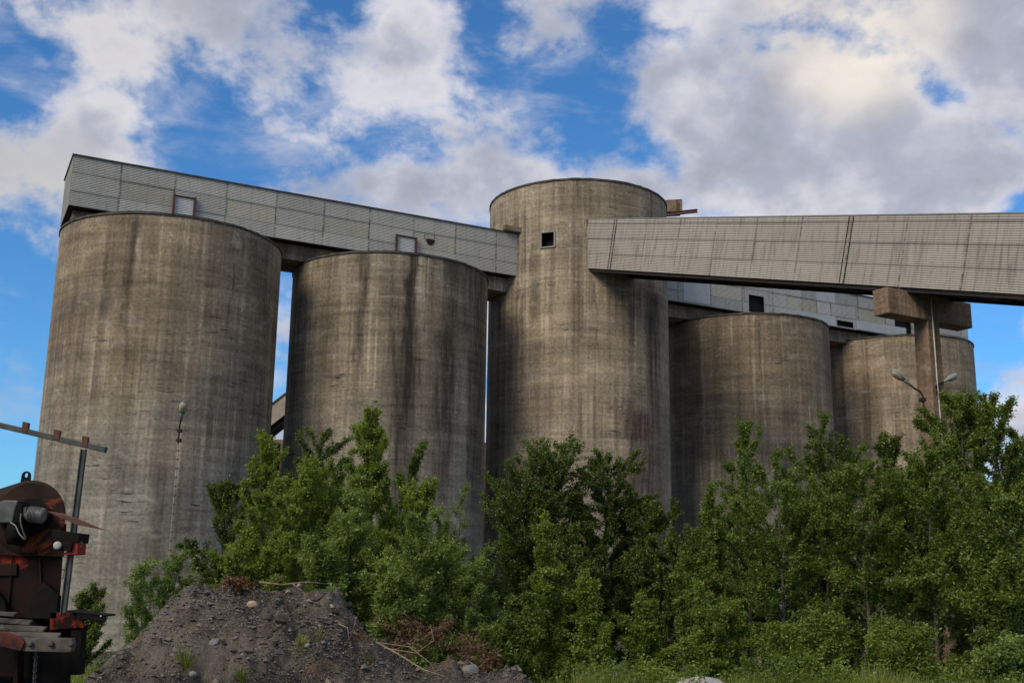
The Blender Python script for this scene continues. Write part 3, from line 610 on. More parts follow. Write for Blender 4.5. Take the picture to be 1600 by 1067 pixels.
def make_tree(name, loc, label, cat, seed, h, r, stems=1, base=.12, n=24000, leaf=(.075, .05), mat_=None, bark=None, prim=30, up=55, lean=(0, 0), shape='birch', dens=1., jit=.05, group=None, spread=.25, twig=1.):
    rs = np.random.RandomState(seed); root = thing(name, label, cat, loc, group)
    segs = []; mb = MB()
    for st in range(stems):
        az = rs.uniform(0, 6.28)+st*6.28/stems; sp = (spread*r if stems > 1 else 0)
        hh = h*(1 if st == 0 else rs.uniform(.62, .93)); npt = 9; pts = []
        wob = rs.normal(0, .03*h/6, (npt, 2)).cumsum(0)
        for i_ in range(npt):
            t = i_/(npt-1); pts.append(np.array([math.cos(az)*sp*t**.7+lean[0]*t*t+wob[i_, 0], math.sin(az)*sp*t**.7+lean[1]*t*t+wob[i_, 1], hh*t-.15]))
        r0 = (.0085*hh+.010)*(1 if stems == 1 else .75)
        mb.tube(pts, [max(.005, r0*(1-i_/(npt-1))**.85) for i_ in range(npt)], 7)
        def on(t):
            x = t*(npt-1); i_ = min(int(x), npt-2); return pts[i_]*(1-x+i_)+pts[i_+1]*(x-i_)
        np_ = int(prim/(stems**.45)); ph = rs.uniform(0, 6.28)
        for k_ in range(np_):
            t = base+(1-base)*((k_+rs.uniform(0, 1))/np_)**.92; t = min(t, .985)
            s_ = (t-base)/(1-base)
            if shape == 'birch': pf = (1-s_)**.62*min(1., .5+s_*2.2)
            elif shape == 'round': pf = math.sqrt(max(.03, 1-(2*s_-.85)**2*.75)) if s_ < .95 else .3
            elif shape == 'bush': pf = (1-s_)**.45
            else: pf = (1-s_)
            Lb = (r*pf*rs.uniform(.5, 1.3)+.2)*(1 if stems == 1 else .78)
            a = ph+k_*2.4+rs.normal(0, .35); el = math.radians((up*(.55+.55*s_) if shape == 'birch' else up*(.62+.25*s_))+rs.normal(0, 13)); p = on(t)
            dv = np.array([math.cos(a)*math.cos(el), math.sin(a)*math.cos(el), math.sin(el)]); bp = [p]; nb = 5; g = dv.copy()
            for j in range(nb):
                g = g+np.array([rs.normal(0, .10), rs.normal(0, .10), .06+rs.normal(0, .08)]); g /= np.linalg.norm(g); bp.append(bp[-1]+g*Lb/nb)
            br = max(.004, r0*.42*(1-t*.6)*min(1, Lb/1.2)); mb.tube(bp, [br*(1-.8*j/nb) for j in range(nb+1)], 5, caps=False)
            for j in range(1, nb):
                segs.append((bp[j], bp[j+1], .5+.3*j))
            ns = max(2, int(Lb/.17*twig))
            for j in range(ns):
                u_ = rs.uniform(.18, .98)*nb; i_ = min(int(u_), nb-1); q = bp[i_]*(1-u_+i_)+bp[i_+1]*(u_-i_)
                sv = g*.65+rs.normal(0, .48, 3)+np.array([0, 0, .34]); sv /= np.linalg.norm(sv)
                Ls = (.16+.34*Lb*(1-u_/nb*.6))*rs.uniform(.5, 1.1); e = q+sv*Ls*.55; sv2 = sv+rs.normal(0, .25, 3); sv2 /= np.linalg.norm(sv2); e2 = e+sv2*Ls*.45
                wt = rs.choice([.15, .9, 2.2], p=[.25, .5, .25])
                segs.append((q, e, wt)); segs.append((e, e2, wt*1.3))
                if rs.random() < .55: mb.tube([q, e, e2], [br*.35+.0015, br*.2+.0012, .001], 3, caps=False)
        segs.append((on(.9), pts[-1], 2.))
    mb.build('trunk', bark or M_bark, root, weld=False)
    crown_mesh(rs, segs, int(n*1.95), leaf[0]*.80, leaf[1]*.66, jit*.72, 'crown', mat_ or L_birch, root)
    return root
def tree_at(px, py_top, Yd, half_px, **k):
    """plant stands below photo column px, its top at py_top, half width in photo px, Yd metres away"""
    tp = at(px, py_top, Yd); gz = float(ground(tp.x, Yd)); lx = k.pop('leanx', 0)
    return make_tree(k.pop('name'), (tp.x-lx, Yd, gz), k.pop('label'), k.pop('cat', 'tree'), h=(tp.z-gz)*.955-.08, r=half_px/F*Yd, lean=(lx, 0), **k)
def copy_of(root, loc, rz, s_, label):
    r_ = root.copy(); COL.objects.link(r_); r_.location = loc; r_.rotation_euler = (0, 0, rz); r_.scale = (s_[0], s_[0], s_[1]); r_['label'] = label
    for ch in [o for o in bpy.data.objects if o.parent == root]:
        c_ = ch.copy(); COL.objects.link(c_); c_.parent = r_
    return r_
GB = 'young birches and shrubs in front of the silos'
T = []
def tr(*a, **k): k.setdefault('group', GB); T.append(tree_at(*a, **k)); return T[-1]
# left clump
tr(592, 618, 23.5, 108, name='birch_tree', label='tall bright green birch with a plume-like top, in front of the soot-streaked silo', mat_=L_fresh, seed=1, n=30000, prim=40, up=62, base=.08)
tr(428, 662, 25, 98, name='birch_tree', label='yellow-green birch whose thin top reaches the gap between the two nearest silos', mat_=L_fresh, seed=2, n=26000, prim=36, up=60, base=.08, shape='birch')
tr(505, 662, 27.5, 70, name='alder_tree', label='dark loose-crowned tree between the two tallest birches of the left clump', seed=3, n=16000, prim=30, mat_=L_dark, bark=M_barkd, shape='round', base=.25)
tr(352, 742, 26.5, 62, name='alder_tree', label='dark green tree at the left edge of the clump before the nearest silo', seed=4, n=17000, prim=30, mat_=L_dark, bark=M_barkd, shape='round', base=.1)
tr(658, 672, 25, 60, name='birch_tree', label='thin birch leaning right with a sparse top, before the right side of the sooty silo', seed=5, n=8500, prim=20, up=66, leanx=.9, base=.2)
tr(706, 742, 25.5, 62, name='willow_shrub', label='wispy pale willow by the dark right edge of the sooty silo', cat='shrub', seed=6, n=6500, prim=22, stems=3, mat_=L_willow, leaf=(.10, .028), base=.2)
tr(246, 842, 20, 66, name='willow_shrub', label='open light green willow bush left of the gravel mound', cat='shrub', seed=7, n=9500, prim=24, stems=4, mat_=L_willow, leaf=(.085, .04), base=.1, shape='bush', spread=.5)
tr(395, 752, 21, 88, name='birch_sapling', label='broad yellow-green bush rising just behind the left slope of the gravel mound', cat='shrub', mat_=L_fresh, seed=8, n=26000, prim=34, stems=3, shape='bush', base=.05, spread=.4)
tr(520, 735, 20.5, 105, name='willow_shrub', label='large pale-leaved willow bush directly behind the top of the gravel mound', cat='shrub', seed=9, n=34000, prim=40, stems=4, mat_=L_willow, leaf=(.095, .042), shape='bush', base=.04, spread=.45)
tr(655, 785, 20, 98, name='willow_shrub', label='broad glossy willow bush behind the right slope of the gravel mound', cat='shrub', seed=10, n=30000, prim=38, stems=4, mat_=L_willow, leaf=(.09, .045), shape='bush', base=.04, spread=.45)
tr(742, 842, 20, 55, name='willow_shrub', label='small leafy shrub at the foot of the gap between the sooty silo and the tower', cat='shrub', seed=11, n=14000, prim=26, stems=3, mat_=L_willow, leaf=(.085, .04), shape='bush', base=.04, spread=.4)
tr(130, 902, 27, 56, name='alder_shrub', label='small round shrub just behind the red machine at the left', cat='shrub', seed=12, n=15000, prim=24, stems=3, mat_=L_birch, shape='bush', base=.03, spread=.35)
tr(488, 712, 22.5, 88, name='birch_tree', label='bright round-topped birch filling the middle of the left clump', mat_=L_fresh, seed=60, n=24000, prim=40, up=58, base=.05, shape='round')
tr(655, 745, 23, 70, name='birch_tree', label='bright birch on the right shoulder of the left clump', mat_=L_fresh, seed=61, n=17000, prim=34, up=58, base=.06, shape='round')
# middle
tr(848, 668, 28, 112, name='alder_tree', label='dense dark alder in front of the tall tower, its peak left of the tower centre', seed=77, n=62000, prim=130, stems=4, spread=.42, mat_=L_dark, bark=M_barkd, base=.05, up=40, leaf=(.085, .06), shape='round')
tr(938, 700, 28.5, 78, name='alder_tree', label='dark alder behind and right of the peaked one, before the tower', seed=14, n=36000, prim=54, mat_=L_dark, bark=M_barkd, base=.06, shape='round', up=48, leaf=(.085, .06))
tr(1018, 775, 28, 62, name='alder_tree', label='lower dark alder before the foot of the tower at its right side', seed=15, n=26000, prim=44, mat_=L_dark, bark=M_barkd, base=.04, shape='round', leaf=(.085, .06))
tr(845, 790, 22, 62, name='birch_tree', label='bright young birch with two pointed tops, in front of the dark peaked alder', mat_=L_fresh, seed=16, n=19000, prim=32, stems=2, up=64, base=.05, spread=.3)
tr(922, 888, 20, 45, name='birch_sapling', label='small slender birch sapling before the dark alders at mid frame', cat='sapling', mat_=L_fresh, seed=17, n=9500, prim=26, up=60, base=.04)
tr(1002, 925, 20.5, 50, name='birch_sapling', label='low speckled birch sapling in the dark hollow left of the thick right-hand trees', cat='sapling', mat_=L_fresh, seed=18, n=10000, prim=26, up=58, base=.04)
tr(790, 915, 18.5, 62, name='willow_shrub', label='low leafy bush at the right end of the withered brushwood', cat='shrub', seed=19, n=15000, prim=28, stems=3, shape='bush', base=.03, spread=.4)
# right
tr(1160, 628, 24, 80, name='birch_tree', label='airy birch with bare branches showing, before the silo beside the tower', seed=20, n=7500, prim=27, up=58, base=.22, leaf=(.08, .055))
tr(1092, 745, 23, 85, name='birch_tree', label='full bright birch at the foot of the gap between the tower and the next silo', seed=21, n=26000, prim=38, stems=2, up=55, base=.05, spread=.3)
tr(1290, 632, 25, 98, name='birch_tree', label='twin-topped birch between the fourth and the farthest silo', seed=22, n=27000, prim=38, stems=2, up=54, base=.10, spread=.42, shape='round')
tr(1385, 668, 27, 60, name='alder_tree', label='narrow dark tree in front of the farthest silo, left of the pillar', seed=23, n=20000, prim=32, mat_=L_dark, bark=M_barkd, base=.08, up=52, shape='round')
tr(1490, 600, 23.5, 98, name='aspen_tree', label='big tree rising in front of the T-shaped pillar foot', seed=24, n=34000, prim=44, up=54, base=.12, leaf=(.08, .06), shape='round')
tr(1550, 600, 24.5, 82, name='aspen_tree', label='tall open tree against the sky at the right edge', seed=25, n=19000, prim=34, up=54, base=.15, leaf=(.08, .06), shape='round')
tr(1605, 655, 25, 85, name='aspen_tree', label='tree cut off by the right edge of the view', seed=26, n=24000, prim=34, up=54, base=.1, leaf=(.08, .06), shape='round')
tr(1212, 708, 22, 88, name='birch_tree', label='broad green birch with a thin pale trunk, low before the fourth silo', seed=27, n=19000, prim=36, up=48, base=.12, shape='round')
tr(1345, 705, 21.5, 92, name='birch_tree', label='leafy birch below the twin-topped one, left of the pillar', seed=28, n=19000, prim=36, up=46, base=.1, shape='round')
tr(1442, 690, 21.5, 88, name='aspen_tree', label='spreading tree below the big one at the pillar', seed=29, n=19000, prim=36, up=46, base=.12, shape='round', leaf=(.085, .06))
tr(1570, 745, 19.5, 90, name='aspen_tree', label='low spreading tree in the lower right corner', seed=30, n=17000, prim=34, up=46, base=.1, shape='round', leaf=(.085, .06))
tr(1110, 905, 19.5, 72, name='birch_sapling', label='low bright bush behind the pale boulder', cat='shrub', mat_=L_fresh, seed=31, n=17000, prim=30, stems=3, shape='bush', base=.03, spread=.4)
tr(1255, 955, 18.8, 75, name='willow_shrub', label='knee-high bush in the grass right of the boulder', cat='shrub', seed=32, n=14000, prim=28, stems=4, shape='bush', base=.03, spread=.45, mat_=L_fresh)
tr(1395, 965, 18.8, 70, name='willow_shrub', label='low bush in the grass under the spreading tree', cat='shrub', seed=33, n=14000, prim=28, stems=4, shape='bush', base=.03, spread=.45, mat_=L_fresh)
tr(1560, 985, 17, 60, name='willow_shrub', label='pale small bush at the bottom right corner', cat='shrub', seed=34, n=11000, prim=24, stems=4, shape='bush', base=.03, spread=.45, mat_=L_willow)
# darker trees standing behind the front rank, right up to the silo walls
back = [(470, 780, 32, 95, 'dark tree deep behind the left clump, by the foot of the sooty silo'), (620, 800, 33, 95, 'dark tree by the wall of the sooty silo, mostly hidden by birches'),
        (930, 850, 31, 100, 'dark tree filling the hollow before the tower'), (1130, 810, 31, 90, 'dark tree by the wall of the silo beside the tower'), (1260, 770, 32, 100, 'dark tree deep behind the twin-topped birch'),
        (1420, 760, 31, 100, 'dark tree behind the pillar foot'), (1560, 760, 31, 100, 'dark tree behind the trees of the right edge'),
        (1035, 845, 27, 80, 'dark bush in the shade right of the dark alders'), (1165, 850, 26, 85, 'dark bush in the shade behind the pale-trunked birch'), (1300, 850, 26, 88, 'dark bush in the shade below the twin-topped birch'),
        (1415, 860, 26, 85, 'dark bush in the shade left of the pillar trees'), (1540, 850, 25, 90, 'dark bush in the shade at the far right'), (880, 860, 26, 80, 'dark bush in the shade below the peaked alder'), (700, 850, 27, 70, 'dark bush in the shade under the sooty silo')]
for i_, (px, py, Yd, hw, lab) in enumerate(back):
    if i_ < 3: bt = tr(px, py, Yd, hw, name='alder_tree', label=lab, seed=50+i_, n=24000, prim=34, mat_=L_dark, bark=M_barkd, base=.03, shape='round', leaf=(.10, .075))
    else:
        p = at(px, py, Yd); g_ = float(ground(p.x, Yd)); src = T[-1-(i_-3)-(i_ % 3)] if False else bt
        hs = src.get('hh', None) or (at(930, 850, 31).z-float(ground(0, 31))+.12)
        copy_of(src, (p.x, Yd, g_), i_*1.7, (hw/100*Yd/31, (p.z-g_)/hs), lab)
# ------------------------------------------------------------------ grass and low growth
rs = np.random.RandomState(5)
def scatter_xy(n, x0, x1, y0, y1):
    return rs.uniform(x0, x1, n), y0+(y1-y0)*rs.random(n)**1.4
n = 90000; gx, gy = scatter_xy(n, -16, 16, 11.5, 34); keep = ~((np.abs(gx+2.6) < 4.6) & (gy < 14.2)); gx, gy = gx[keep], gy[keep]; n = len(gx)
den = np.sin(gx*1.7+np.sin(gy*1.1)*2)+np.sin(gy*2.3+gx*.7)
hh = rs.uniform(.12, .34, n)*(1+.35*den*.5); gz = ground(gx, gy); a = rs.uniform(0, 6.28, n); tl = rs.normal(0, .35, (n, 2))*hh[:, None]
wv = rs.uniform(.006, .013, n); P0 = np.stack([gx, gy, gz-.02], 1); sx = np.stack([np.cos(a)*wv, np.sin(a)*wv, 0*a], 1)
Tip = P0+np.stack([tl[:, 0], tl[:, 1], hh], 1)
m2_ = 26000; xa = rs.uniform(1.0, 13., m2_); ya = rs.uniform(15.2, 18.2, m2_); pat = .75+.35*np.sin(xa*2.3+np.sin(ya*3)*1.5)*np.sin(ya*1.9+xa)
h_ = rs.uniform(.25, .62, m2_)*pat; a_ = rs.uniform(0, 6.28, m2_); w_ = rs.uniform(.004, .010, m2_)
P0 = np.concatenate([P0, np.stack([xa, ya, ground(xa, ya)-.02], 1)]); sx = np.concatenate([sx, np.stack([np.cos(a_)*w_, np.sin(a_)*w_, 0*a_], 1)])
t_ = rs.normal(0, .28, (m2_, 2))*h_[:, None]; Tip = np.concatenate([Tip, np.stack([xa+t_[:, 0], ya+t_[:, 1], ground(xa, ya)+h_], 1)]); n = n+m2_
V4 = np.stack([P0-sx, P0+sx, Tip+sx*.15, Tip-sx*.15], 1).reshape(-1, 3)
L_grass = leafmat('grass_blade', (.075, .100, .020), (.165, .205, .038), (.32, .33, .08), .35)
tag(npmesh('grass', V4, np.arange(n*4).reshape(n, 4), L_grass), kind='stuff', label='uneven green grass growing under the trees and beside the mound', cat='grass')
n = 4200; gx, gy = scatter_xy(n, -15, 15, 14.5, 27); keep = ~((gx < 2.2) & (gx > -7) & (gy < 15.5)); gx, gy = gx[keep], gy[keep]
segs = []
for x, y in zip(gx, gy):
    h = rs.uniform(.15, .75)*(.6+.4*math.sin(x*2.1+y)); g_ = float(ground(x, y)); dx, dy = rs.normal(0, .13, 2)
    segs.append((np.array([x, y, g_]), np.array([x+dx, y+dy, g_+max(.12, h)]), 1.))
L_herb = leafmat('herb_leaf', (.055, .095, .016), (.140, .200, .030), (.28, .33, .060), .4)
for _ in range(1500):
    x, y = rs.uniform(1.2, 12.5), rs.uniform(15.6, 19.5)
    if math.sin(x*1.3+1)*math.sin(y*1.7+x*.6) < -.25: continue
    h = rs.uniform(.25, .75)*(.75+.35*math.sin(x*2.1+y)); g_ = float(ground(x, y)); dx, dy = rs.normal(0, .1, 2); segs.append((np.array([x, y, g_+.08]), np.array([x+dx, y+dy, g_+max(.15, h)]), 1.6))
o_ = crown_mesh(rs, segs, 120000, .065, .034, .035, 'undergrowth', L_herb, None); tag(o_, kind='stuff', label='ground cover of leafy herbs and seedlings under the trees', cat='undergrowth')
# ------------------------------------------------------------------ gravel mound
def nz(x, y, s_):                                        # cheap smooth value noise
    v = 0
    for k_, (a, b_, p) in enumerate(((1., .7, 0.), (-.8, 1.1, 2.), (1.9, -1.4, 1.), (2.7, 2.2, 4.), (-4.3, 3.1, 3.), (5.7, 6.1, .5), (9.3, -7.7, 2.2))):
        v = v+np.sin(x*a*s_+y*b_*s_+p+1.3*np.sin(x*b_*s_*.6-y*a*s_*.5+p*2))/(1+k_*.75)
    return v
MX, MY = at(430, 905, 12.6).x, 12.6
prof = [(-3.5, -.05), (-2.4, .16), (-1.95, .42), (-1.50, .90), (-1.15, 1.32), (-.90, 1.50), (-.66, 1.61), (-.42, 1.65), (-.15, 1.62), (.2, 1.63), (.45, 1.58), (.66, 1.50), (.84, 1.36), (1.05, 1.12), (1.35, .88), (1.8, .66), (2.3, .77), (2.75, .64), (3.2, .42), (3.6, .2), (4.2, -.05), (4.6, -.1)]
def mound_h(x, y):
    p = np.interp(x-MX, [a for a, _ in prof], [b_ for _, b_ in prof]); dy = y-MY
    f = np.where(dy < 0, np.clip(1-(-dy/2.7)**1.25, 0, 1), np.clip(1-(dy/2.1)**1.6, 0, 1))
    r_ = nz(x, y, 1.7)*.05+nz(x+3, y, 4.7)*.04+np.abs(nz(x, y+5, 9.))*.030-np.abs(nz(x+1, y, 3.1))*.055+np.maximum(0, nz(x+2, y-1, 6.3)-.8)*.07
    bowl = -.16*np.exp(-((x-MX-.75)**2/.12+(y-MY+1.5)**2/.25))+.10*np.exp(-((x-MX-1.0)**2/.06+(y-MY+1.8)**2/.06))-.12*np.exp(-((x-MX+.25)**2/.08+(y-MY+1.9)**2/.15))
    return p*f+(r_+bowl)*np.clip(p*f*2.2, 0, 1)-.06*(1-np.clip(p*f*3, 0, 1))
def mz(x, y): return ground(x, y)+mound_h(x, y)
xs = np.arange(MX-3.5, MX+4.8, .025); ys = np.arange(MY-3.0, MY+2.3, .04); X, Y = np.meshgrid(xs, ys, indexing='ij')
Z = mz(X, Y); Z = Z+rs.normal(0, .006, Z.shape)
i = (np.arange(len(xs)-1)[:, None]*len(ys)+np.arange(len(ys)-1)[None]).ravel()
m_, N_, b, o_ = mat('mound_earth'); g_ = N_.n('ShaderNodeTexCoord').outputs['Object']
c = N_.mix(N_.mr(N_.noise(g_, 1.6, 4, .6, .5), .42, .6), (.034, .029, .020), (.110, .098, .076))
c = N_.mix(N_.mr(N_.noise(N_.v('ADD', g_, (4, 1, 2)), 1.1, 4, .6, .6), .60, .68), c, (.12, .075, .045))
c = N_.mix(N_.mr(N_.noise(g_, 55, 3, .7), .5, .68), c, (.22, .20, .175)); N_.l(c, b.inputs[0]); bump(N_, b, N_.noise(g_, 42, 6, .75), .9, .03)
tag(npmesh('gravel_mound', np.stack([X, Y, Z], -1).reshape(-1, 3), np.stack([i, i+len(ys), i+len(ys)+1, i+1], 1), m_, smooth=True), 'dark grey heap of gravel and earth at the bottom left, taller than the boulder', 'gravel heap')
def rocks(n, x, y, z, size, flat=.6):
    base_ = np.array([[1, 0, 0], [-1, 0, 0], [0, 1, 0], [0, -1, 0], [0, 0, 1], [0, 0, -1.]]); fc = np.array([[0, 2, 4], [2, 1, 4], [1, 3, 4], [3, 0, 4], [2, 0, 5], [1, 2, 5], [3, 1, 5], [0, 3, 5]])
    q = base_[None]*size[:, None, None]*rs.uniform(.55, 1.3, (n, 6, 3)); q += rs.normal(0, .22, (n, 6, 3))*size[:, None, None]; q[:, :, 2] *= flat
    ang = rs.uniform(0, 6.28, n); ca, sa = np.cos(ang)[:, None], np.sin(ang)[:, None]; xx_ = q[:, :, 0]*ca-q[:, :, 1]*sa; yy_ = q[:, :, 0]*sa+q[:, :, 1]*ca
    q[:, :, 0] = xx_; q[:, :, 1] = yy_; q += np.stack([x, y, z], 1)[:, None]
    return q.reshape(-1, 3), (fc[None]+np.arange(n)[:, None, None]*6).reshape(-1, 3)
n = 42000; rx = rs.uniform(MX-3.3, MX+4.5, n); ry = rs.uniform(MY-2.9, MY+.5, n); sz = np.exp(rs.normal(math.log(.0100), .62, n)); sz = np.clip(sz, .004, .06)
keep = (mound_h(rx, ry) > .0) & (nz(rx, ry, 2.3)+rs.normal(0, .6, n) > -1.1); rx, ry, sz = rx[keep], ry[keep], sz[keep]; n = len(rx)
m_ = bpy.data.materials.new('gravel_stone'); m_.use_nodes = True; nt = m_.node_tree; nt.nodes.clear(); N_ = NT(nt)
g_ = N_.n('ShaderNodeNewGeometry').outputs['Random Per Island']; c = N_.ramp(g_, [(0., (.045, .039, .032)), (.5, (.115, .105, .091)), (.82, (.15, .142, .128)), (.96, (.17, .14, .105)), (1., (.24, .225, .205))])
b = N_.n('ShaderNodeBsdfPrincipled'); N_.l(c, b.inputs[0]); b.inputs['Roughness'].default_value = .8; o_ = N_.n('ShaderNodeOutputMaterial'); N_.l(b.outputs[0], o_.inputs[0])
V, Fq = rocks(n, rx, ry, mz(rx, ry)+sz*.2, sz); tag(npmesh('gravel', V, Fq, m_), kind='stuff', label='loose grey gravel stones lying all over the mound', cat='gravel')
n = 420; rx = rs.uniform(MX-2.3, MX+3.6, n); ry = rs.uniform(MY-2.8, MY+.2, n); sz = np.exp(rs.normal(math.log(.042), .4, n)); sz = np.clip(sz, .02, .10)
keep = (mound_h(rx, ry) > .1) & (nz(rx+7, ry, 1.6) > .1); rx, ry, sz = rx[keep], ry[keep], sz[keep]; n = len(rx)
V, Fq = rocks(n, rx, ry, mz(rx, ry)-sz*.1, sz, .75); tag(npmesh('earth_clods', V, Fq, simple('damp_earth', (.016, .013, .010), (.055, .043, .032), 22., .95, bmp=.8)), kind='stuff', label='dark lumps of damp earth in the gravel heap', cat='earth')
# gravel strip at the foot of the machine
n = 5000; rx = rs.uniform(-7.2, -4.2, n); ry = rs.uniform(10.5, 16, n); sz = rs.uniform(.008, .022, n)
V, Fq = rocks(n, rx, ry, ground(rx, ry)+.003, sz); tag(npmesh('gravel', V, Fq, m_), kind='stuff', label='thin scatter of gravel on the ground left of the mound', cat='gravel')
def stone(px, py, size, colr, label, Yd=None, seed=0, flat=.65):
    import bmesh
    rr = np.random.RandomState(seed); bm = bmesh.new(); bmesh.ops.create_icosphere(bm, subdivisions=3, radius=1)
    sc3 = (size*rr.uniform(.85, 1.15), size*rr.uniform(.7, 1.), size*flat); dirs = rr.normal(0, 1, (7, 3)); dirs /= np.linalg.norm(dirs, axis=1, keepdims=True)
    for v_ in bm.verts:
        p_ = np.array(v_.co)
        for d_ in dirs:
            t = p_@d_
            if t > .74: p_ = p_-d_*(t-.74)*.85
        p_ = p_*(1+.03*math.sin(p_[0]*9+seed)+.03*math.sin(p_[1]*11+p_[2]*7)); v_.co = Vector(p_*np.array(sc3))
    me = bpy.data.meshes.new('rock'); bm.to_mesh(me); bm.free()
    for p_ in me.polygons: p_.use_smooth = rr.random() < .5
    me.materials.append(simple('rock_%d' % seed, tuple(x*.75 for x in colr), colr, 30., .85, bmp=.5)); o = bpy.data.objects.new('rock', me); link(o)
    if Yd is None:                                       # walk the sight line until it meets the mound
        yy = 9.5
        while yy < 13.4:
            q = at(px, py, yy)
            if q.z < float(mz(q.x, q.y)): break
            yy += .02
        Yd = yy
    q = at(px, py, Yd); o.location = (q.x, q.y, float(mz(q.x, q.y)) + size*.2); o.rotation_euler = (rr.uniform(-.3, .3), rr.uniform(-.3, .3), rr.uniform(0, 6)); tag(o, label, 'rock', 'larger stones on the mound')
    return o
stone(395, 948, .072, (.42, .31, .23), 'pale tan angular stone high on the mound, below the red roots', seed=1)
stone(450, 931, .040, (.36, .28, .20), 'small tan stone near the crest of the mound', seed=2)
stone(518, 949, .040, (.34, .30, .25), 'small pale stone on the right upper slope of the mound', seed=3)
stone(334, 1008, .052, (.20, .20, .20), 'upright grey stone on the left lower face of the mound', seed=4, flat=1.1)
stone(467, 917, .032, (.32, .28, .24), 'little pale stone lying by the twigs on the crest', seed=5)
stone(480, 1009, .040, (.26, .26, .25), 'small grey stone beside the grass tuft on the mound', seed=6)
stone(300, 1058, .05, (.26, .25, .24), 'flat light stone at the bottom of the mound', seed=7)
stone(735, 1050, .10, (.20, .19, .18), 'grey stone half buried below the withered brushwood', seed=8)
stone(498, 935, .06, (.10, .09, .08), 'dark clod at the right of the crest', seed=9)
bo = stone(1092, 1066, .52, (.40, .38, .37), 'broad pale boulder in the grass at the bottom edge', Yd=15.6, seed=11, flat=.28)
bo.name = 'boulder'; bo['category'] = 'boulder'; del bo['group']; bo.location.z = at(1092, 1062, 15.6).z-.10
# grass tufts on the mound
def tuft(px, py, n, h, spread_, label):
    n = int(n*.55); h *= .8
    yy = 9.5
    while yy < 13.4:
        q = at(px, py, yy)
        if q.z < float(mz(q.x, q.y)): break
        yy += .02
    r2 = np.random.RandomState(int(px)); V_ = []
    for k_ in range(n):
        a = r2.uniform(0, 6.28); rr = spread_*abs(r2.normal(0, .5)); x, y = q.x+math.cos(a)*rr, q.y+math.sin(a)*rr; z = float(mz(x, y))-.01; hh = h*r2.uniform(.5, 1.1)
        tx, ty = math.cos(a)*hh*r2.uniform(.1, .7), math.sin(a)*hh*r2.uniform(.1, .7); b_ = r2.uniform(0, 6.28); w_ = .0035; c_, s_ = math.cos(b_)*w_, math.sin(b_)*w_
        V_ += [(x-c_, y-s_, z), (x+c_, y+s_, z), (x+tx+c_*.2, y+ty, z+hh), (x+tx-c_*.2, y+ty, z+hh)]
    o = npmesh('grass_tuft', np.array(V_), np.arange(n*4).reshape(n, 4), L_grass); tag(o, label, 'grass tuft', 'grass tufts on the mound')
tuft(290, 1042, 300, .17, .10, 'green grass tuft low on the left face of the mound'); tuft(472, 1006, 220, .13, .09, 'small grass tuft in the middle of the mound face')
tuft(500, 998, 90, .09, .06, 'tiny grass tuft just right of the middle one'); tuft(375, 1062, 200, .14, .10, 'grass tuft at the bottom of the mound'); tuft(575, 1035, 120, .10, .08, 'sparse grass tuft on the right lower slope')
# twigs and withered brush
M_twig = simple('dead_twig', (.16, .11, .08), (.30, .23, .17), 12.); M_red = simple('red_root', (.16, .05, .025), (.24, .09, .05), 20.)
def twig(name, pts, r0, label, cat='twig', mat_=None, leaves=0, parts=None, lm=.05, group=None):
    P_ = [Vector(p) for p in pts]; o = P_[0]; root = thing(name, label, cat, o, group); mb = MB(); mb.tube([p-o for p in P_], [r0*(1-.75*i_/(len(P_)-1)) for i_ in range(len(P_))], 6); st = mb.build('stem', mat_ or M_twig, root)
    sg = [(np.array(P_[i_]-o), np.array(P_[i_+1]-o), 1.) for i_ in range(len(P_)-1)]
    for br in (parts or []):
        B_ = [Vector(p)-o for p in br]; mb = MB(); mb.tube(B_, [r0*.5*(1-.7*i_/(len(B_)-1)) for i_ in range(len(B_))], 5); mb.build('side_branch', mat_ or M_twig, root)
        sg += [(np.array(B_[i_]), np.array(B_[i_+1]), 1.8) for i_ in range(len(B_)-1)]
    if leaves: crown_mesh(np.random.RandomState(int(r0*1e5)+leaves), sg, leaves, lm, lm*.45, .045, 'withered_leaves', L_brown, root, droop=.5)
    return root
twig('fallen_branch', [at(588, 1003, 12.0), at(620, 1020, 11.6), at(660, 1045, 11.2), at(700, 1058, 11.0)], .012, 'long pale bare branch curving down from the right end of the mound', 'branch', parts=[[at(588, 1003, 12.0), at(640, 1010, 11.9), at(672, 1035, 11.7), at(682, 1052, 11.6)]])
twig('fallen_branch', [at(600, 1012, 12.3), at(650, 1020, 12.3), at(678, 1000, 12.4), at(672, 975, 12.6)], .008, 'thin looping bare branch above the long pale one', 'branch')
rb = random.Random(9)
def brush(cx, cy, Yd, n, sx_, sy_, leaves, label, lm=.055):
    prs = []
    for _ in range(n):
        a = at(cx+rb.uniform(-sx_, sx_)*.4, cy+rb.uniform(0, sy_), Yd+rb.uniform(-.3, .3)); d_ = Vector((rb.uniform(-1, 1), rb.uniform(-.4, .4), rb.uniform(-.1, .9))).normalized()*rb.uniform(.25, .6)*sx_/60
        prs.append([a, a+d_*.5+Vector((0, 0, .04)), a+d_])
    return twig('withered_brush', [at(cx-sx_*.8, cy+sy_, Yd), at(cx, cy, Yd), at(cx+sx_*.8, cy-sy_*.4, Yd)], .010, label, 'brushwood', leaves=leaves, parts=prs, lm=lm)
brush(655, 992, 13.2, 14, 50, 26, 1000, 'heap of reddish-brown withered brushwood against the right slope of the mound'); brush(735, 1012, 13.4, 10, 42, 20, 420, 'withered brown branches trailing right from the big brown heap')
brush(762, 1030, 13.0, 6, 18, 12, 260, 'small bunch of orange-brown dead leaves at the tip of the trailing branches', .07)
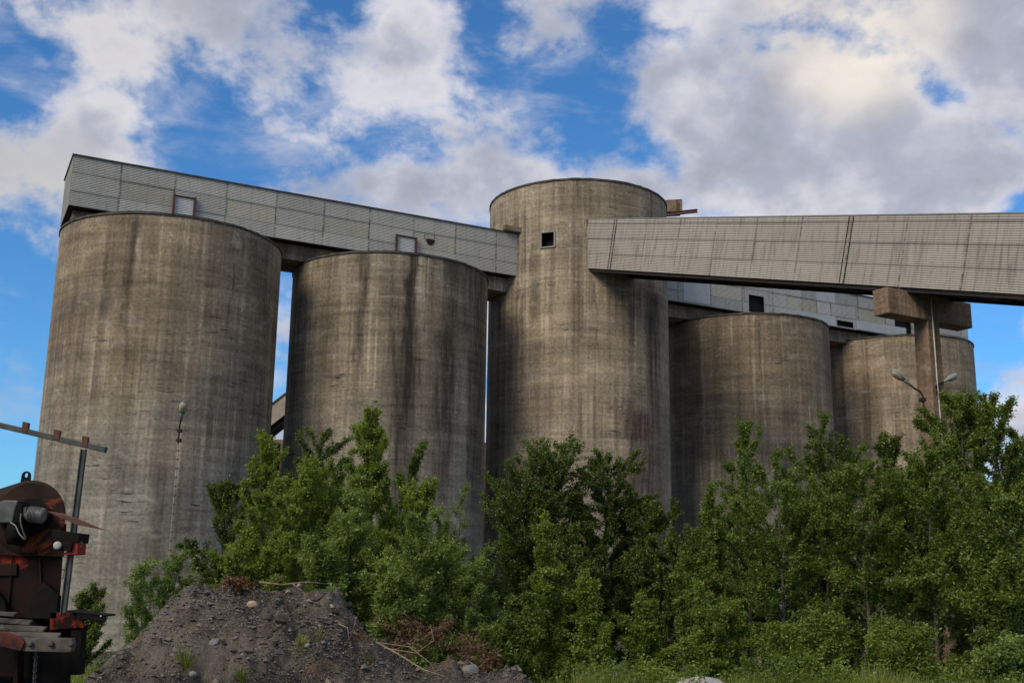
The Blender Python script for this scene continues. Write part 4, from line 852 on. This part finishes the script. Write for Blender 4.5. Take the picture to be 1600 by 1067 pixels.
twig('dead_twig', [at(530, 975, 12.1), at(543, 980, 12.05), at(546, 1000, 12.0)], .009, 'forked bleached twig stuck in the right slope of the mound', parts=[[at(546, 1000, 12.0), at(552, 983, 12.0), at(556, 966, 12.0)]])
twig('dead_twig', [at(405, 909, 12.6), at(440, 913, 12.5), at(478, 909, 12.5), at(515, 912, 12.6)], .012, 'pale dead twig lying along the crest of the mound', parts=[[at(425, 911, 12.5), at(432, 903, 12.4), at(446, 899, 12.4)], [at(455, 911, 12.5), at(470, 921, 12.3), at(479, 930, 12.1)]])
twig('root_clump', [at(352, 912, 12.6), at(372, 905, 12.5), at(392, 912, 12.4)], .012, 'rust-red tangle of roots on the left end of the crest', 'roots', mat_=M_red, leaves=420, lm=.05, parts=[[at(360+rb.uniform(-8, 25), 910, 12.5), at(360+rb.uniform(-12, 35), 900+rb.uniform(0, 25), 12.45)] for _ in range(9)])
twig('root_clump', [at(552, 988, 11.9), at(560, 992, 11.9), at(572, 997, 11.85)], .008, 'small rust-red root scrap on the right slope', 'roots', mat_=M_red, leaves=90, lm=.04)
# dark root ball at the left edge of the mound
# ------------------------------------------------------------------ red machine at the left
MYD = 8.0
def mp(x, y, dY=0.): return at(x, y, MYD+dY) - MO
MO = Vector((0, 0, 0)); q = at(20, 900, MYD); MO = Vector((q.x, MYD+.3, 0))
mach = thing('drum_machine', 'grimy dark red drum machine with grey gearmotor and pegged rail, at the left edge', 'machine', MO)
M_mred = simple('grimy_red_paint', (.007, .005, .005), (.020, .009, .007), 5., .6, third=((.22, .028, .014), .545), spec=.08)
M_mrust = simple('drum_paint', (.010, .006, .005), (.030, .014, .010), 7., .55, third=((.17, .040, .016), .56), spec=.12)
M_mblk = simple('oily_black_steel', (.004, .004, .004), (.011, .009, .008), 9., .7, spec=.1)
M_mred2 = simple('bright_red_paint', (.18, .010, .008), (.28, .02, .014), 6., .5)
M_mgrey = simple('motor_grey', (.045, .052, .05), (.10, .112, .105), 10., .5, spec=.4)
M_alu = simple('dull_aluminium', (.11, .115, .105), (.22, .22, .20), 14., .45, .3)
M_rail = simple('steel_rail', (.035, .04, .038), (.075, .08, .076), 9., .5, third=((.10, .05, .035), .6))
M_plank = simple('dusty_slat', (.045, .041, .034), (.11, .10, .085), 9., .85, third=((.03, .028, .025), .6))
M_glass = simple('dusty_lens', (.30, .32, .31), (.50, .52, .50), 30., .25)
Yv = Vector((0, 1, 0))
mb = MB(); a, b_ = mp(-60, 650.5), mp(166, 703); mb.bar(a, b_, .042, .042); mb.build('rail', M_rail, mach, bevel=.004)
for (x, y) in ((42, 660), (91, 672), (135, 682), (-12, 647)):
    mb = MB(); t = mp(x, y); dx = Vector((.042, 0, -.009)); hz_ = Vector((0, 0, -.072 if x < 130 else -.078))
    mb.obox(t-dx/2-Vector((0, .026, 0)), dx, Vector((0, .006, 0)), hz_); mb.obox(t+dx/2-Vector((.006, .020, 0)), Vector((.006, 0, 0)), Vector((0, .030, 0)), hz_); mb.build('peg', M_rust, mach)
mb = MB(); mb.bar(mp(131.5, 702), mp(99, 962), .036, .034, up=(0, 1, 0)); mb.bar(mp(131.5, 702)-Vector((.014, .016, 0)), mp(99, 962)-Vector((.014, .016, 0)), .008, .028, up=(0, 1, 0)); mb.build('post', M_rail, mach, bevel=.003)
def curve(pts, k=6):
    o = []; P_ = [pts[0]]+pts+[pts[-1]]
    for i_ in range(1, len(P_)-2):
        for j in range(k):
            t = j/k; a, b_, c_, d_ = P_[i_-1:i_+3]; o.append(.5*((2*b_)+(c_-a)*t+(2*a-5*b_+4*c_-d_)*t*t+(3*b_-a-3*c_+d_)*t**3))
    return o+[pts[-1]]
# drum: flat end towards the camera, barrel running back and to the left
cd_ = mp(46, 807); ax_ = Vector((-.62, .78, -.03)).normalized(); RD_ = .268
e1 = Vector((1, 0, 0)); e1 = Vector((.93, .37, 0)); e1 = (e1-ax_*e1.dot(ax_)).normalized(); e2 = e1.cross(ax_).normalized()
if e2.z < 0: e2 = -e2
fc_ = Vector((0, -1, 0))
def ring(r_, d_, n=48): return [cd_+ax_*d_+Vector((1, 0, -.02))*(math.cos(t)*r_)+Vector((0, .0, 1))*(math.sin(t)*r_) for t in [2*math.pi*k_/n for k_ in range(n)]]
mb = MB(); A0, A1, A2 = ring(RD_, 0), ring(RD_, 1.1), ring(RD_*1.0, 1.1); B0 = ring(RD_-.02, -.008)
for k_ in range(48):
    j = (k_+1) % 48
    mb.quad(A0[j], A0[k_], A1[k_], A1[j], sm=True); mb.quad(B0[k_], A0[k_], A0[j], B0[j], sm=False)
mb.poly(B0[::-1]); mb.poly(A1); mb.build('drum', M_mrust, mach)
mb = MB()
for r_ in (.13,):
    C0, C1_ = ring(r_, -.012), ring(r_, -.05)
    for k_ in range(48):
        j = (k_+1) % 48; mb.quad(C0[k_], C0[j], C1_[j], C1_[k_], sm=True)
    mb.poly(C1_)
mb.build('bearing_cap', M_mblk, mach)
mb = MB(); mb.prism([mp(-10, 880, .04), mp(26, 880, .04), mp(26, 899, .04), mp(-10, 899, .04)], Yv*.03); mb.build('cover_plate', M_mrust, mach, bevel=.003)
# lifting lug: a ring plate
mb = MB(); c_ = mp(40.5, 743); n = 20; outp, inp = [], []
for k_ in range(n):
    t = 2*math.pi*k_/n; x_, z_ = math.cos(t), math.sin(t)
    ox, oz = (.033*x_, .034*z_) if z_ > -.2 else (.036*(1 if x_ > 0 else -1)*min(1, abs(x_)*1.6), -.050)
    outp.append(c_+Vector((ox, 0, oz))); inp.append(c_+Vector((.014*x_, 0, .018*z_+.004)))
for k_ in range(n):
    j = (k_+1) % n; E_ = Vector((0, .016, 0))
    mb.quad(outp[k_], inp[k_], inp[j], outp[j]); mb.quad(outp[j]+E_, inp[j]+E_, inp[k_]+E_, outp[k_]+E_); mb.quad(outp[k_], outp[j], outp[j]+E_, outp[k_]+E_); mb.quad(inp[j], inp[k_], inp[k_]+E_, inp[j]+E_)
mb.build('lifting_lug', M_mblk, mach)
# body below the drum
mb = MB(); mb.prism([mp(-60, 800, .06), mp(104, 818, .06), mp(103, 842, .06), mp(98, 870, .06), mp(94, 930, .06), mp(86, 965, .06), mp(-60, 965, .06)], Vector((-.38, .9, 0))); mb.build('housing', M_mred, mach, bevel=.006)
mb = MB(); mb.prism([mp(-60, 846, .02), mp(98, 852, .02), mp(97, 869, .02), mp(-60, 865, .02)], Yv*.035); mb.build('flange', M_mrust, mach)
mb = MB(); mb.bar(mp(62, 872, .045), mp(64, 912, .045), .008, .012, up=(0, 1, 0)); mb.bar(mp(20, 866, .045), mp(12, 952, .045), .008, .012, up=(0, 1, 0)); mb.build('weld_seam', M_mrust, mach)
mb = MB(); mb.prism([mp(68, 908, -.02), mp(91, 931, -.02), mp(88, 966, -.02), mp(36, 966, -.02), mp(43, 944, -.02)], Yv*.06); mb.build('chute_plate', M_mblk, mach, bevel=.003)
mb = MB(); mb.prism([mp(-20, 905, .0), mp(8, 940, .0), mp(10, 962, 0), mp(-20, 962, 0)], Yv*.05); mb.build('chute_plate', M_mblk, mach, bevel=.003)
# motor, gearbox, cables
mb = MB(); mb.prism([mp(-20, 790, -.19), mp(8, 781, -.19), mp(28, 782, -.19), mp(22, 800, -.19), mp(19, 816, -.19), mp(-20, 817, -.19)], Yv*.17); mb.build('gearbox', M_mgrey, mach, bevel=.008)
mb = MB(); mb.prism([mp(28, 782, -.185), mp(35, 789, -.185), mp(31, 816, -.185), mp(19, 818, -.185), mp(22, 800, -.185)], Yv*.15); mb.build('gearbox_dark_face', M_mblk, mach, bevel=.004)  # dark right face of the gearbox, built as its own black piece
gm = MB(); gm.tube([mp(27, 800, -.12), mp(40, 802, -.12), mp(40.2, 802, -.12), mp(46, 803, -.12), mp(46.2, 803, -.12), mp(66, 805.5, -.12), mp(69, 806, -.12), mp(69.5, 806, -.12)], [.036, .036, .048, .048, .055, .057, .052, .03], 24); g_o = gm.build('gearmotor', M_alu, mach)
mb = MB()
for k_ in range(9):
    t = k_/8; c_ = mp(48+17*t, 803.3+2*t, -.12); mb.tube([c_-Vector((.0022, 0, 0)), c_+Vector((.0022, 0, 0))], .0605, 24)
gm2 = MB(); gm2.v, gm2.f, gm2.uv, gm2.sm, gm2.mi = mb.v, mb.f, mb.uv, mb.sm, mb.mi; fo = gm2.build('cooling_fins', M_alu, g_o); fo['kind'] = 'stuff'
mb = MB(); mb.obox(mp(30, 792, -.17), Vector((.055, 0, 0)), Vector((0, .06, 0)), Vector((0, 0, -.04))); mb.build('terminal_box', M_mgrey, g_o, bevel=.004)
mb = MB(); mb.tube([mp(18, 830, -.10), mp(38, 832, -.10), mp(38.3, 832, -.10), mp(44, 832, -.1)], [.095, .095, .06, .03], 28); mb.build('dark_motor', M_mblk, mach)
mb = MB(); mb.tube(curve([mp(33, 802, -.2), mp(32, 815, -.22), mp(36, 830, -.22), mp(40, 841, -.21), mp(36, 842, -.2)]), .0055, 6); mb.build('power_cable', M_mgrey, mach)
mb = MB(); mb.tube(curve([mp(16, 816, -.21), mp(24, 821, -.22), mp(30, 833, -.22), mp(37, 841, -.21)]), .0045, 6); mb.build('power_cable', simple('pale_cable', (.20, .2, .18), (.3, .3, .27)), mach)
# rusty pointed blade
mb = MB(); mb.prism([mp(69, 797, -.1), mp(100, 802, -.11), mp(123, 811, -.12), mp(166, 828.5, -.14), mp(122, 820.5, -.11), mp(96, 809, -.10)], Vector((0, .006, .0))); mb.build('pointed_plate', simple('bare_rust_plate', (.085, .040, .032), (.13, .065, .052), 8.), mach)
# working light in its black box with a red cheek
mb = MB(); mb.prism([mp(80, 827, -.14), mp(124, 833, -.14), mp(122, 848, -.14), mp(80, 846, -.14)], Yv*.20); lb = mb.build('lamp_bracket', M_mblk, mach, bevel=.006)
mb = MB(); mb.prism([mp(112, 842, -.13), mp(123.5, 838, -.13), mp(121, 866, -.13), mp(97, 867, -.13), mp(98, 864, -.13), mp(108, 860, -.13)], Yv*.15); mb.build('cheek_plate', M_mred2, mach, bevel=.003)
mb = MB(); mb.prism([mp(84, 845, -.15), mp(114, 847, -.15), mp(110, 862, -.15), mp(86, 859, -.15)], Yv*.12); mb.build('lamp_housing', M_mblk, mach, bevel=.006)
mb = MB(); c_ = mp(90.5, 852, -.155); mb.tube([c_, c_+Vector((0, -.014, 0)), c_+Vector((0, -.022, 0))], [.030, .029, .018], 24); mb.build('round_light', M_glass, mach)
mb = MB(); mb.tube(curve([mp(123, 848, -.12), mp(127, 847, -.12), mp(128.5, 852, -.12), mp(125, 855, -.12)]), .0035, 6); mb.build('wire_hook', M_rail, mach)
mb = MB(); mb.tube([mp(105, 868), mp(98, 905)], .003, 5); mb.build('stay_wire', M_alu, mach)
# lower frame
mb = MB(); mb.obox(mp(104, 953, -.1), Vector((.285, .0, -.028)), Yv*.20, Vector((0, 0, -.012))); mb.obox(mp(120, 957, -.095), Vector((.21, 0, -.014)), Yv*.01, Vector((0, 0, -.042))); mb.build('outrigger', M_mblk, mach, bevel=.002)
mb = MB(); c_ = mp(157.5, 962, -.102); mb.tube([c_, c_+Vector((0, .004, 0))], .006, 12); mb.build('bolt_hole', M_glass, mach)
mb = MB(); mb.prism([mp(78, 956, -.02), mp(132, 958, -.02), mp(131, 980, -.02), mp(78, 984, -.02)], Vector((-.15, .35, 0))); mb.build('frame_beam', M_mred, mach, bevel=.004)
mb = MB(); mb.prism([mp(112, 978, .0), mp(128, 978, .0), mp(124, 1054, .0), mp(110, 1054, .0)], Yv*.10); mb.build('leg', M_mblk, mach, bevel=.003)
mb = MB(); mb.prism([mp(-80, 960, .1), mp(112, 975, .1), mp(110, 1090, .1), mp(108, 1240, .1), mp(-80, 1240, .1)], Vector((-.36, .8, 0))); mb.build('chassis', M_mblk, mach, bevel=.01)
mb = MB(); mb.prism([mp(-60, 1048, -.05), mp(20, 1050, -.05), mp(20, 1056, -.05), mp(-60, 1054, -.05)], Yv*.1); mb.prism([mp(22, 1015, -.05), mp(28, 1015, -.05), mp(27, 1080, -.05), mp(20, 1080, -.05)], Yv*.1); mb.build('guard_frame', M_mred, mach)
# slatted walkway stepping down to the right
sl_ = [(-40, 952, 28, 956), (-40, 962, 52, 968), (-40, 973, 74, 978), (-40, 984, 96, 988), (-20, 992, 112, 996)]
cov_ = bpy.data.objects.new('slatted_cover', None); link(cov_, mach)
for k_, (xa, ya, xb, yb_) in enumerate(sl_):
    dY = -.05-.07*k_; mb = MB(); a, b_ = mp(xa, ya, dY), mp(xb, yb_, dY)
    mb.obox(a, b_-a, Vector((0, -.064, -.012-.004*k_)), Vector((0, 0, -.016))); mb.build('slat', M_plank, cov_, bevel=.002)
mb = MB(); mb.prism([mp(34, 997, -.40), mp(112, 997, -.40), mp(114, 1008, -.40), mp(110, 1019, -.40), mp(34, 1017, -.40), mp(30, 1010, -.40)], Yv*.06); fp = mb.build('front_plate', M_plank, cov_, bevel=.004)
for x in (48, 80, 112):
    mb = MB(); c_ = mp(x, 1005.5, -.405); mb.tube([c_, c_-Vector((0, .016, 0)), c_-Vector((0, .022, 0))], [.020, .019, .011], 12); mb.build('bolt', M_rail, cov_)
mb = MB(); mb.prism([mp(-20, 986, -.42), mp(8, 988, -.42), mp(34, 997, -.42), mp(38, 1003, -.42), mp(32, 1017, -.42), mp(4, 1010, -.42), mp(-20, 1006, -.42)], Yv*.05); mb.build('red_end_plate', simple('scuffed_red', (.02, .01, .009), (.15, .028, .018), 9.), cov_, bevel=.004)
# chain
mb = MB()
for k_ in range(14):
    c_ = mp(56-.3*k_, 1022+k_*5, -.30); t = k_ % 2; ex = Vector((1, 0, 0)) if t else Vector((0, 1, 0))
    P_ = [c_+ex*.010*math.cos(a)+Vector((0, 0, .019*math.sin(a))) for a in np.linspace(0, 6.283, 13)]; mb.tube(P_, .0042, 5, caps=False)
mb.build('chain', M_rail, mach)
